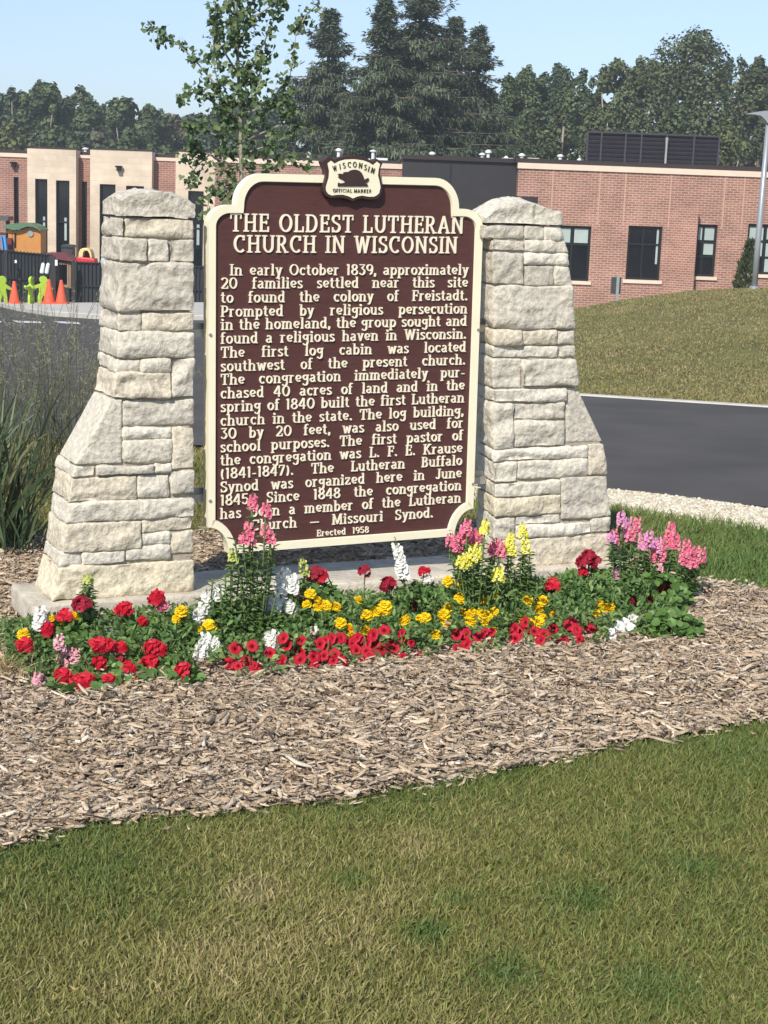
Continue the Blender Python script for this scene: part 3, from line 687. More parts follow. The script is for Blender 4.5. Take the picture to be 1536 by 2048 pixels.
# playhouse
Dh = 52.5; pb = base(46, 505, Dh); s = mpp(Dh)
ph = empty('playhouse', pb, 'orange plastic playhouse with a wavy green roof behind the black fence', 'playhouse')
zA, zB = Z(58, 502, Dh), Z(58, 458, Dh)
def hx2(px): return X(px, 480, Dh)
def hz2(py): return Z(50, py, Dh)
m = MB(); wallpoly = [(25, 506), (82, 506), (82, 459), (76, 456), (68, 453), (60, 453), (50, 456), (38, 461), (30, 462), (25, 462)]
m.prism(wallpoly, lambda a, b, d: (hx2(a), Dh+d, hz2(b)), 0, .8); m.bx(hx2(16), hx2(25)-.003, Dh+.02, Dh+.75, hz2(506), hz2(459)); wl_ = m.build('wall', M['playtan'], ph, bevel=.02)
m = MB()
top = [(9, 455), (14, 450.5), (22, 449), (30, 447.5), (42, 446.5), (54, 446), (66, 448), (76, 452), (83.5, 459)]
bot = [(83.5, 461), (76, 456), (68, 453), (58, 452.5), (50, 455), (40, 459), (30, 461), (20, 458.5), (10, 457)]
m.prism(top+bot, lambda a, b, d: (hx2(a), Dh+d, hz2(b)), -.18, 1.0); m.build('roof', M['playgreen'], ph)
m = MB(); c = np.array([hx2(61), Dh-.02, hz2(467)]); m.prism([(math.cos(t)*.095, math.sin(t)*.095) for t in np.linspace(0, 2*math.pi, 16, endpoint=False)], lambda a, b, d: c+np.array([a, d, b]), -.02, .018); m.build('porthole', M['postgrey'], ph)
m = MB(); m.bx(hx2(29), hx2(32.5), Dh-.012, Dh-.002, hz2(497), hz2(467)); m.build('doorway', M['frame'], ph)
m = MB(); m.bx(hx2(22), hx2(84), Dh-.25, Dh+.9, hz2(511), hz2(506.3)); m.build('deck', M['bluep'], ph)
m = MB(); m.bx(hx2(15), hx2(25), Dh-.16, Dh+.5, hz2(500), hz2(477)); m.build('steps', M['maroon'], ph)
for a in (27, 79): 
    m = MB(); m.bx(hx2(a)-.05, hx2(a)+.05, Dh, Dh+.1, pb[2], hz2(511)-.002); m.build('leg', M['navy'], ph)
# slide
Ds = 52.0; sb = base(8, 500, Ds); m = MB()
sx = lambda p: X(p, 485, Ds); sz_ = lambda p: Z(8, p, Ds)
m.prism([(3, 472), (11, 473), (14, 498), (17, 520), (9, 520), (6, 500)], lambda a, b, d: (sx(a), Ds+d, sz_(b)), 0, .06)
m.prism([(3, 471), (4.2, 471), (10.2, 520), (9, 520)], lambda a, b, d: (sx(a), Ds+d, sz_(b)), -.1, -.002); m.prism([(10.2, 472), (11.4, 472), (17.4, 520), (16.2, 520)], lambda a, b, d: (sx(a), Ds+d, sz_(b)), -.1, -.002)
tag(m.build('slide', M['bluep'], None, sb), 'light blue plastic slide at the left edge beside the playhouse', 'slide')
# dark roofed shelter behind the playhouse
D_ = 54.5; kb = base(8, 440, D_); k_ = empty('play_tower', kb, 'dark roofed play tower at the left edge behind the playhouse', 'play tower')
m = MB(); m.add([(X(-22, 440, D_), D_-.4, Z(8, 441, D_)), (X(20, 440, D_), D_-.4, Z(8, 441, D_)), (X(20, 440, D_), D_+.5, Z(8, 441, D_)), (X(-22, 440, D_), D_+.5, Z(8, 441, D_)), (X(-18, 440, D_), D_-.3, Z(8, 432.5, D_)), (X(21.5, 440, D_), D_-.3, Z(8, 432.5, D_)), (X(21.5, 440, D_), D_+.4, Z(8, 432.5, D_)), (X(-18, 440, D_), D_+.4, Z(8, 432.5, D_))],
      [(0, 1, 2, 3), (4, 5, 6, 7), (0, 1, 5, 4), (1, 2, 6, 5), (2, 3, 7, 6), (3, 0, 4, 7)]); m.build('roof', M['charcoal'], k_)
for a in (-14, 16): m = MB(); m.bx(X(a, 460, D_)-.06, X(a, 460, D_)+.06, D_-.06, D_+.06, kb[2], Z(8, 441.2, D_)); m.build('post', M['brown'], k_)
m = MB(); m.bx(X(-14, 480, D_), X(16, 480, D_), D_-.3, D_+.3, Z(8, 470, D_), Z(8, 466, D_)); m.build('platform', M['brown'], k_)
# storage bin
Dn = 51.0; nb = base(133, 522, Dn); bn = empty('waste_bin', nb, 'tall dark grey bin with a sloped lid behind the maroon play canopy', 'bin')
m = MB(); m.add([(X(p, 505, Dn), Dn+d, zz) for d in (0, .5) for p, zz in ((122.5, nb[2]), (144.5, nb[2]), (145, Z(133, 495, Dn)), (122, Z(133, 495, Dn)))], [(0, 1, 2, 3), (7, 6, 5, 4), (0, 4, 5, 1), (1, 5, 6, 2), (2, 6, 7, 3), (3, 7, 4, 0)]); m.build('bin_body', M['charcoal'], bn, bevel=.02)
m = MB(); m.prism([(121.5, 495), (146.5, 495), (144, 490), (126, 489.5), (123, 492)], lambda a, b, d: (X(a, 493, Dn), Dn+d, Z(133, b, Dn)+.003), -.04, .54); m.build('lid', M['charcoal'], bn)
# maroon canopy playhouse with tan slats
Dc = 50.2; cb = base(122, 580, Dc); cn = empty('play_hut', cb, 'play hut with a maroon canopy roof and tan slatted front beside the fence gate', 'play hut')
cx = lambda p: X(p, 540, Dc); cz = lambda p: Z(122, p, Dc)
m = MB(); m.add([(cx(82), Dc-.1, cz(514)), (cx(147), Dc-.1, cz(522.5)), (cx(147), Dc+1, cz(522.5)), (cx(82), Dc+1, cz(514)), (cx(92), Dc+.2, cz(507)), (cx(131), Dc+.2, cz(506.5)), (cx(131), Dc+.8, cz(506.5)), (cx(92), Dc+.8, cz(507))], [(0, 1, 2, 3), (4, 5, 6, 7), (0, 1, 5, 4), (1, 2, 6, 5), (2, 3, 7, 6), (3, 0, 4, 7)]); m.build('roof', M['maroon'], cn)
m = MB()
for k in range(7):
    a = 117+k*4.2
    m.bx(cx(a), cx(a+3), Dc+.03, Dc+.07, cz(576) if a > 131 else cz(529), cz(524.2)) if k < 4 else m.bx(cx(a), cx(a+3), Dc+.03, Dc+.07, cz(576), cz(524.2))
m.bx(cx(117), cx(146), Dc+.075, Dc+.11, cz(530), cz(526)); m.bx(cx(117), cx(146), Dc+.075, Dc+.11, cz(576), cz(570)); m.build('slat_front', M['wood'], cn)
for a in (114.5, 146): m = MB(); m.bx(cx(a)-.05, cx(a)+.05, Dc, Dc+.11, cb[2], cz(520)-.01); m.build('post', M['frame'], cn)
# yellow and red ride-on toy
Dt = 50.8; tb = base(172, 522, Dt); ty = empty('toy_car', tb, 'yellow domed red toy car showing above the black fence', 'toy car')
tx = lambda p: X(p, 508, Dt); tz = lambda p: Z(172, p, Dt)
m = MB(); m.prism([(151, 522), (154, 514), (158, 514.5), (178, 516), (189, 517), (190, 523), (189, 545), (152, 545)], lambda a, b, d: (tx(a), Dt+d, tz(b)), 0, .55); m.build('car_body', M['redp'], ty, bevel=.03)
m = MB(); m.prism([(156.5, 515), (157, 506), (160, 499), (166, 496.5), (174, 496.5), (179, 499), (182, 505), (184, 516), (180, 516), (178.5, 508), (175, 502), (169, 501.5), (166, 506), (165, 515)], lambda a, b, d: (tx(a), Dt+d, tz(b)), .02, .5); m.build('car_roof', M['yellowp'], ty, bevel=.02)
m = MB(); m.bx(tx(165.5), tx(178), Dt+.36, Dt+.4, tz(516), tz(502.5)); m.build('rear_panel', M['charcoal'], ty)
for a in (157, 184): m = MB(); m.tube([(tx(a), Dt-.02, tb[2]+.13), (tx(a), Dt+.1, tb[2]+.13)], .13, 14); m.build('wheel', M['frame'], ty)
# pale blue play panel by the pillar
m = MB(); pbp = base(207, 520, 50.9); m.prism([(201, 524), (203, 515), (207, 508), (215, 505), (222, 512), (222, 545), (201, 545)], lambda a, b, d: (X(a, 515, 50.9), 50.9+d, Z(207, b, 50.9)), 0, .08)
tag(m.build('climbing_board', plain('pale_blue_plastic', (.42, .66, .78), .45), None, pbp), 'pale blue play panel just left of the left stone pillar', 'climbing board')
# white leaflets tied to the rail
for i, (px, py, an, lb) in enumerate(((85, 536, -.18, 'left one of two white tubes hanging on the dark fence'), (95, 536.5, -.2, 'right one of two white tubes hanging on the dark fence'))):
    p = at(px, py, Dk-.2); m = MB(); ax = np.array([math.sin(-an), 0, math.cos(an)]); q = np.array([p[0], p[1], p[2]])
    m.tube([q+ax*.16, q+ax*.12, q-ax*.14, q-ax*.17], [.02, .055, .06, .03], 10); tag(m.build('windsock', M['white'], None, q), lb, 'windsock', 'white tubes on the fence')
for px, py, lb in ((31.5, 523, 'small white notice fixed to the fence left of the gate post'), (112.5, 525.5, 'small white notice fixed to the fence gate post')):
    p = at(px, py, Dk-.19); m = MB(); m.box(p, (.06 if px < 50 else .075, .012, .09 if px < 50 else .17)); tag(m.build('notice', M['white'], None, p), lb, 'notice', 'white notices on the fence')
# traffic cones
def cone(h):
    root = empty('traffic_cone', (0, 0, 0), 'x', 'traffic cone', 'orange cones along the pavement')
    prof = [(.5, .001), (.5, .07), (.34, .08), (.33, .10), (.10, .96), (.085, 1.0), (.04, 1.0)]; m = MB()
    m.box((0, 0, h*.035), (.40, .40, h*.07-.002)); m.build('base', M['orange'], root)
    m = MB(); m.tube([(0, 0, h*.068), (0, 0, h*.1), (0, 0, h*.96), (0, 0, h)], [.155, .15, .042, .035], 18); m.build('cone', M['orange'], root, smooth=False); return root
c0 = cone(.66); first = True
for px, py, sc_, lb in ((28.5, 591, .98, 'orange traffic cone standing alone at the left between two lime figures'), (98, 599.5, 1.06, 'orange traffic cone touching the lime child figure'), (122.5, 599.5, 1.03, 'orange traffic cone in front of the dark gate post, farthest right')):
    o = c0 if first else copy_tree(c0); first = False; o.location = tuple(base(px, py, 46.5)+np.array([0, 0, .10])); o.scale = (sc_,)*3; o['label'] = lb
# lime "children at play" figures
kid = [(-.16, 0), (-.05, 0), (-.03, .18), (.02, .30), (.07, .18), (.06, 0), (.18, 0), (.17, .2), (.13, .42), (.12, .52), (.28, .46), (.33, .52), (.14, .66), (.10, .70), (.14, .76), (.14, .84), (.10, .91), (.02, .95), (-.07, .92), (-.12, .85), (-.10, .75), (-.06, .70), (-.14, .66), (-.32, .60), (-.40, .66), (-.44, .60), (-.34, .50), (-.14, .54), (-.12, .40), (-.17, .2)]
for px, py, sx_, sy_, lb in ((4, 590, .8, .86, 'lime green child-shaped figure cut by the left edge'), (62, 596, .22, .84, 'lime green child-shaped figure turned edge on between the cones'), (86, 598, .85, .86, 'lime green child-shaped figure behind an orange cone with arm out')):
    p = base(px, py, 46.9)+np.array([0, 0, .1]); m = MB(); a = math.acos(min(1, sx_*1.05)); H_ = .98*sy_
    m.prism(kid, lambda u, w_, d: (p[0]+u*.9*math.cos(a)+d*math.sin(a), p[1]+u*.9*math.sin(a)-d*math.cos(a), p[2]+w_*H_), -.035, .035)
    tag(m.build('child_figure', M['lime'], None, p, bevel=.01), lb, 'figure', 'lime child-shaped figures')

# ================================================================== STONE PILLARS
VF, VB = -.055, .20
def rock_block(us, zs, vs, seed, amp=.011, r_=.006, res=.0105, smooth_face=0, skew=0.0):
    """one rock-faced stone: us=(uL_bottom,uR_bottom,uL_top,uR_top), zs=(z0,z1), vs=(front,back)"""
    def coords(Ln):
        rr = min(r_, Ln*.3); k = max(1, int((Ln-2*rr)/res)); return np.concatenate([[0, rr*.35], np.linspace(rr, Ln-rr, k+1), [Ln-rr*.35, Ln]])
    Lu = max(us[1]-us[0], us[3]-us[2]); Lz = zs[1]-zs[0]; Lv = vs[1]-vs[0]; Ls = np.array([Lu, Lv, Lz])
    A = [coords(Lu), coords(Lv), coords(Lz)]; Vs = []; Fs = []; off = 0
    for ax in range(3):
        i, j = [(1, 2), (0, 2), (0, 1)][ax]
        for side in (0, 1):
            a, b = np.meshgrid(A[i], A[j]); P = np.zeros((a.size, 3)); P[:, i] = a.ravel(); P[:, j] = b.ravel(); P[:, ax] = Ls[ax]*side
            n1, n2 = len(A[i]), len(A[j]); ii, jj = np.meshgrid(np.arange(n1-1), np.arange(n2-1)); q = (jj*n1+ii).ravel()
            f_ = np.stack([q, q+1, q+n1+1, q+n1], 1)
            if (side == 1) == (ax == 1): f_ = f_[:, ::-1]
            Vs.append(P); Fs.append(f_+off); off += len(P)
    P = np.concatenate(Vs); F = np.concatenate(Fs)
    rr = np.minimum(r_, Ls*.3); inn = np.clip(P, rr, Ls-rr); d = P-inn; dn = norm(d/ rr)
    Q = inn+dn*rr
    # world-ish sample position for the noise
    t = Q[:, 2]/Lz; uL = us[0]+(us[2]-us[0])*t; uR = us[1]+(us[3]-us[1])*t
    U = uL+(uR-uL)*Q[:, 0]/Lu; Vv = vs[0]+Q[:, 1]; Zz = zs[0]+Q[:, 2]
    W_ = np.stack([U, Vv, Zz], 1)
    so_ = np.array([seed*3.17, seed*1.7, seed*.9])
    warp = np.stack([vnoise(W_*9+so_, 1), vnoise(W_*9+so_, 2), vnoise(W_*9+so_, 3)], 1)*.025
    big = vnoise((W_+warp)*np.array([7, 7, 10])+so_, 4); rid = 1-np.abs(vnoise((W_+warp)*np.array([15, 15, 20])+so_, 5))*2; fine = vnoise(W_*55+so_, 6); fin2 = vnoise(W_*110+so_, 7)
    strata = vnoise((W_+warp)*np.array([5, 5, 38])+so_, 8)
    ledge = np.tanh(7*vnoise((W_+warp*1.6)*np.array([6, 6, 17])+so_, 19)); chip = np.maximum(0, vnoise((W_+warp)*np.array([24, 24, 30])+so_, 20)-.25)
    edge = np.clip(np.sort(np.minimum(Q, Ls-Q), axis=1)[:, 1]/.018, 0, 1)
    h = (amp*(.6*big+.45*rid+.4*strata*(.3+.7*edge)+.38*ledge-1.0*chip) + amp*.26*fine + amp*.16*fin2)*(.5+.5*edge)*(1-.8*smooth_face) + .0015*edge - .0015
    Q = Q+dn*h[:, None]
    t = np.clip(Q[:, 2]/Lz, -.1, 1.1); uL = us[0]+(us[2]-us[0])*t; uR = us[1]+(us[3]-us[1])*t
    U = uL+(uR-uL)*Q[:, 0]/Lu; Vv = vs[0]+Q[:, 1]; Zz = zs[0]+Q[:, 2]
    U = U+skew*(Q[:, 1]/Lv)*np.clip(1-Q[:, 0]/Lu, 0, 1)
    Wd = SIGN_C[None, :2]+U[:, None]*RT[None, :2]-Vv[:, None]*NN[None, :2]
    return np.concatenate([Wd, Zz[:, None]], 1), F
def stones_mesh(name, blocks):
    Vs = []; Fs = []; Cs = []; off = 0
    for (V, F, c) in blocks: Vs.append(V); Fs.append(F+off); Cs.append(np.tile(c, (len(F), 1))); off += len(V)
    return mesh_np(name, np.concatenate(Vs), np.concatenate(Fs), np.concatenate(Cs), smooth=True)
TONES = {'g': (.54, .495, .415), 'l': (.60, .555, .465), 'w': (.66, .615, .525), 't': (.605, .54, .425), 'y': (.625, .555, .415), 'd': (.40, .36, .30)}
def pillar(name, rows, outl, label, mid, caps, seed0, inner_is_right):
    "rows: (x0,y0,x1,y1,tone) photo rectangles on the front face; 'o' = follow the outer outline"
    def zof(y): return float(onv(mid, y, VF)[2])
    def uo(y):
        ys_ = [p[1] for p in outl]; x = np.interp(y, ys_, [p[0] for p in outl]); return float(uof(onv(x, y, VF)))
    base_z = SLABZ; k = 0
    ulo, uhi = uo(outl[-1][1]), float(uof(onv(INNER[name][1], 1000, VF)))
    loc = uvz((ulo+uhi)/2, .04, base_z)
    root = empty('stone_pillar', loc, label, 'pillar', 'stone pillars beside the marker')
    blocks = []; g = .0018; zbot = min(zof(r_[3]) for r_ in rows); rg = np.random.default_rng(seed0)
    for (x0, y0, x1, y1, tn) in rows:
        z1, z0 = zof(y0)-g, max(zof(y1), base_z-.004)+g
        def uu(x, y):
            if x == 'o': return uo(y)
            if x == 'i': return float(uof(onv(INNER[name][0]+(INNER[name][1]-INNER[name][0])*(y-430)/750, y, VF)))
            return float(uof(onv(x, y, VF)))
        a = [uu(x0, y1)+(0 if x0 in ('o', 'i') else g), uu(x1, y1)-(0 if x1 in ('o', 'i') else g), uu(x0, y0)+(0 if x0 in ('o', 'i') else g), uu(x1, y0)-(0 if x1 in ('o', 'i') else g)]
        k += 1; jt = rg.normal(0, .004)
        V, F = rock_block(a, (z0, z1), (VF+jt, VB+rg.normal(0, .006)), seed0+k, amp=.0105 if tn[-1] != 's' else .006, smooth_face=.6 if tn[-1] == 's' else 0, skew=.055 if (name == 'R' and x0 == 'i') else 0)
        c = np.array(TONES[tn[0]])*(1+rg.normal(0, .04)); blocks.append((V, F, c))
    link('masonry', stones_mesh('masonry', blocks), M['stone'], root)
    # mortar core
    ys_ = sorted({r_[1] for r_ in rows} | {r_[3] for r_ in rows}); m = MB(); V = []; F = []
    sgn = 1 if inner_is_right else -1
    for y in ys_:
        z = max(zof(y), base_z+.002); i_ = float(uof(onv(INNER[name][0]+(INNER[name][1]-INNER[name][0])*(y-430)/750, y, VF))); o_ = uo(y)
        lo, hi = min(i_, o_)+.014, max(i_, o_)-.014
        for uu_, vv_ in ((lo, VF+.015), (hi, VF+.015), (hi, VB-.011), (lo+(.055 if name == 'R' else 0), VB-.011)): P = uvz(uu_, vv_); V.append((P[0], P[1], z))
    n_ = len(ys_)
    for i in range(n_-1):
        for q in range(4): F.append((i*4+q, i*4+(q+1) % 4, i*4+4+(q+1) % 4, i*4+4+q))
    F += [(0, 1, 2, 3), tuple((n_-1)*4+q for q in range(4))]; m.add(V, F); m.build('mortar_core', M['mortar'], root)
    # cap stone: arched top, rock faced
    pl = [(float(uof(onv(x, y, VF))), zof(y)) for x, y in caps[0]]; bt = zof(caps[1])+g
    us_ = np.array([p[0] for p in pl]); zs_ = np.array([p[1] for p in pl]); n1, n2, n3 = 44, 26, 12
    Vs = []; Fs = []; off = 0
    def surf(G, flip):
        nonlocal off
        a, b = G.shape[:2]; ii, jj = np.meshgrid(np.arange(b-1), np.arange(a-1)); q = (jj*b+ii).ravel(); f_ = np.stack([q, q+1, q+b+1, q+b], 1)
        Vs.append(G.reshape(-1, 3)); Fs.append((f_[:, ::-1] if flip else f_)+off); off += a*b
    tu = np.linspace(us_[0], us_[-1], n1); v0, v1 = VF-.002, VB+.004; tv = np.linspace(v0, v1, n2); ridge = lambda v: np.interp(v, [v0, v0+.07, (v0+v1)/2, v1-.06, v1], [0, .010, .016, .008, -.006])
    ztop = np.interp(tu, us_, zs_)
    U, Vv = np.meshgrid(tu, tv); Zt = np.tile(ztop, (n2, 1))+ridge(Vv); surf(np.stack([U, Vv, Zt], -1), False)
    for vv, fl in ((v0, False), (v1, True)):
        t = np.linspace(0, 1, n3)[:, None]; zt_ = ztop+ridge(np.array(vv)); Zg = bt+(zt_-bt)[None]*t; surf(np.stack([np.tile(tu, (n3, 1)), np.full((n3, n1), vv), Zg], -1), fl)
    for uu_, zt0, fl in ((tu[0], ztop[0], True), (tu[-1], ztop[-1], False)):
        t = np.linspace(0, 1, n3)[:, None]; Zg = bt+(zt0+ridge(tv)-bt)[None]*t; surf(np.stack([np.full((n3, n2), uu_), np.tile(tv, (n3, 1)), Zg], -1), fl)
    surf(np.stack([U, Vv, np.full_like(U, bt)], -1), True)
    P = np.concatenate(Vs); F = np.concatenate(Fs)
    if name == 'R': P[:, 0] += .03*np.clip((P[:, 1]-v0)/(v1-v0), 0, 1)*np.clip(1-(P[:, 0]-tu[0])/(tu[-1]-tu[0]), 0, 1)
    cen = np.array([tu.mean(), .035, bt+.03]); dirn = norm((P-cen)/np.array([.18, .14, .05])); so_ = np.array([seed0, 2.2, 1.])
    wp = P+np.stack([vnoise(P*8+so_, 11), vnoise(P*8+so_, 12), vnoise(P*8+so_, 13)], 1)*.02
    h = -.004+.007*vnoise(wp*11+so_, 14)+.007*(1-2*np.abs(vnoise(wp*17+so_, 15)))+.003*vnoise(P*55+so_, 16)+.0012*vnoise(P*110, 18)
    h = np.clip(h, -.012, .012)*np.where(P[:, 2] < bt+.004, .3, 1); P = P+dirn*h[:, None]
    # chipped corners
    Wd = SIGN_C[None, :2]+P[:, :1]*RT[None, :2]-P[:, 1:2]*NN[None, :2]
    link('capstone', mesh_np('capstone', np.concatenate([Wd, P[:, 2:]], 1), F, np.tile(np.array(TONES[caps[2]]), (len(F), 1)), smooth=True), M['stone'], root)
    return root
SLABZ = EYE-1.530
INNER = {'L': (388.5, 388.5), 'R': (984, 991)}
rowsL = [('o', 436, 249, 476, 'g'), (249, 436, 'i', 476, 't'), ('o', 477, 296, 524, 'g'), (296, 477, 339, 524, 'l'), (339, 477, 'i', 524, 'g'), ('o', 525, 'i', 623, 'g'), ('o', 624, 284, 663, 'g'), (284, 624, 'i', 663, 't'),
         ('o', 664, 'i', 716, 'l'), ('o', 717, 283, 745, 'l'), (283, 717, 343, 745, 'l'), ('o', 745, 343, 797, 't'), (343, 717, 'i', 797, 'l'),
         ('o', 797, 246, 926, 'ls'), (246, 799, 'i', 853, 'l'), (246, 855, 345, 880, 'w'), (246, 880, 345, 926, 'l'), (345, 855, 'i', 941, 't'),
         ('o', 927, 191, 950, 'l'), (191, 927, 309, 948, 'l'), (309, 926, 345, 946, 'w'), ('o', 950, 275, 999, 't'), (275, 948, 340, 996, 'l'), (340, 943, 'i', 992, 'l'),
         ('o', 999, 'i', 1039, 'l'), ('o', 1039, 284, 1097, 't'), (284, 1037, 'i', 1066, 't'), (284, 1066, 342, 1091, 'w'), (342, 1066, 'i', 1112, 't'), ('o', 1097, 165, 1124, 'l'), (165, 1097, 251, 1123, 'w'), (251, 1093, 342, 1120, 'w'), ('o', 1124, 'i', 1190, 'y')]
outL = [(243, 430), (239, 560), (235, 700), (228, 790), (150, 926), (144, 950), (136, 1000), (124, 1095), (119, 1124), (102, 1196)]
pillar('L', rowsL, outL, 'rough limestone pillar with an arched cap, nearer and left of the brown marker', 300, ([(243, 403), (252, 397), (270, 390), (300, 384.5), (330, 386), (362, 394), (389, 408)], 434, 'g'), 40, True)
rowsR = [(968, 452, 1050, 481, 'g'), (1050, 452, 1090, 481, 'g'), (1090, 452, 'o', 481, 'l'), ('i', 482, 1051, 504, 'g'), (1051, 482, 'o', 505, 'l'), ('i', 505, 1049, 571, 'g'), (1049, 506, 'o', 530, 'w'), (1049, 531, 1110, 572, 'g'), (1110, 531, 'o', 572, 'l'),
         ('i', 572, 'o', 659, 'g'), ('i', 660, 1044, 691, 't'), (1044, 660, 1116, 691, 't'), (1116, 660, 'o', 691, 'l'), ('i', 692, 1118, 716, 'w'), (1118, 692, 'o', 716, 'g'), ('i', 717, 1045, 776, 'l'), (1045, 717, 'o', 774, 'l'),
         ('i', 777, 1134, 804, 'w'), (1134, 776, 'o', 889, 'gs'), ('i', 805, 1029, 896, 'l'), (1029, 805, 1131, 839, 'l'), (1029, 840, 1131, 894, 'l'), ('i', 896, 1177, 920, 'w'), (1177, 891, 'o', 955, 't'), ('i', 921, 1036, 962, 'l'), (1036, 921, 1177, 957, 'l'),
         ('i', 962, 1122, 991, 'l'), ('i', 991, 1122, 1029, 'y'), (1122, 956, 'o', 1042, 'g'), ('i', 1031, 1032, 1076, 'l'), (1032, 1029, 1122, 1049, 'w'), (1032, 1049, 1184, 1074, 'w'), (1184, 1042, 'o', 1073, 'l'), ('i', 1075, 'o', 1142, 't')]
outR = [(1125, 452), (1136, 500), (1145, 570), (1150, 660), (1153, 716), (1157, 776), (1208, 889), (1214, 950), (1222, 1040), (1222, 1074), (1219, 1142)]
pillar('R', rowsR, outR, 'rough limestone pillar with a chipped pale cap, farther and right of the brown marker', 1090, ([(972, 440), (990, 425), (1010, 413), (1034, 406), (1062, 404), (1098, 415), (1126, 427)], 450, 'l'), 90, False)
# plinth slab
pl = empty('stone_plinth', uvz(0, .05, 0), 'long low stone plinth slab carrying both pillars behind the flower bed', 'plinth')
V, F = rock_block((-1.283, 1.325, -1.283, 1.325), (.032, SLABZ), (-.105, .265), 301, amp=.003, r_=.012, res=.022)
m_ = mesh_np('top_slab', V, F, smooth=True); link('top_slab', m_, M['stoneslab'], pl)
V, F = rock_block((-1.245, 1.285, -1.245, 1.285), (-.06, .0315), (-.07, .23), 302, amp=.006, r_=.012, res=.022); link('footing', mesh_np('footing', V, F, smooth=True), M['stoneslab'], pl)

# ================================================================== HISTORICAL MARKER
H2 = .7329
def arc(cx, cy, rx, ry, a0, a1, n=12):
    return [(cx+rx*math.cos(R(a)), cy+ry*math.sin(R(a))) for a in np.linspace(a0, a1, n)]
def mirror(p): return [(-x, y) for x, y in p[::-1]]
right = [(.499, -H2)]+arc(.585, -H2+.0, .086, .112, 180, 90, 10)+[(.585, .52)]+arc(.497, .535, .088, .079, 0, 90, 9)+arc(.365, .614, .108, .119, 0, 90, 11)
OUT = [(x, y) for x, y in right]+mirror(right)
OA = np.array(OUT); 
# drop duplicates
kk = [0]
for i in range(1, len(OA)):
    if np.linalg.norm(OA[i]-OA[kk[-1]]) > 1e-4: kk.append(i)
OA = OA[kk]
def offset(poly, d):
    n = len(poly); o = []
    for i in range(n):
        a, b, c = poly[i-1], poly[i], poly[(i+1) % n]; e1 = (b-a)/np.linalg.norm(b-a); e2 = (c-b)/np.linalg.norm(c-b)
        n1 = np.array([-e1[1], e1[0]]); n2 = np.array([-e2[1], e2[0]]); bs = n1+n2; L_ = np.linalg.norm(bs); bs = bs/L_
        o.append(b+bs*d/max(.45, bs @ n1))
    return np.array(o)
INN = offset(OA, .029)
INN2 = offset(OA, .0315)
sign = empty('historical_marker', S(0, -H2, -.02), 'brown and cream historical marker board with raised cream lettering between the two stone pillars', 'historical marker')
m = MB(); m.prism([tuple(p) for p in OA*.9985], lambda a, b, d: S(a, b, d), -.045, -.002); m.build('panel', M['brown'], sign)
n = len(OA); V = [S(*p, .010) for p in OA]+[S(*p, .010) for p in INN]+[S(*p, -.048) for p in OA]+[S(*p, -.0025) for p in INN2]
F = []
for i in range(n):
    j = (i+1) % n; F += [(i, j, n+j, n+i), (i, 2*n+i, 2*n+j, j), (n+i, n+j, 3*n+j, 3*n+i)]
m = MB(); m.add(V, F); m.build('border', M['cream'], sign)

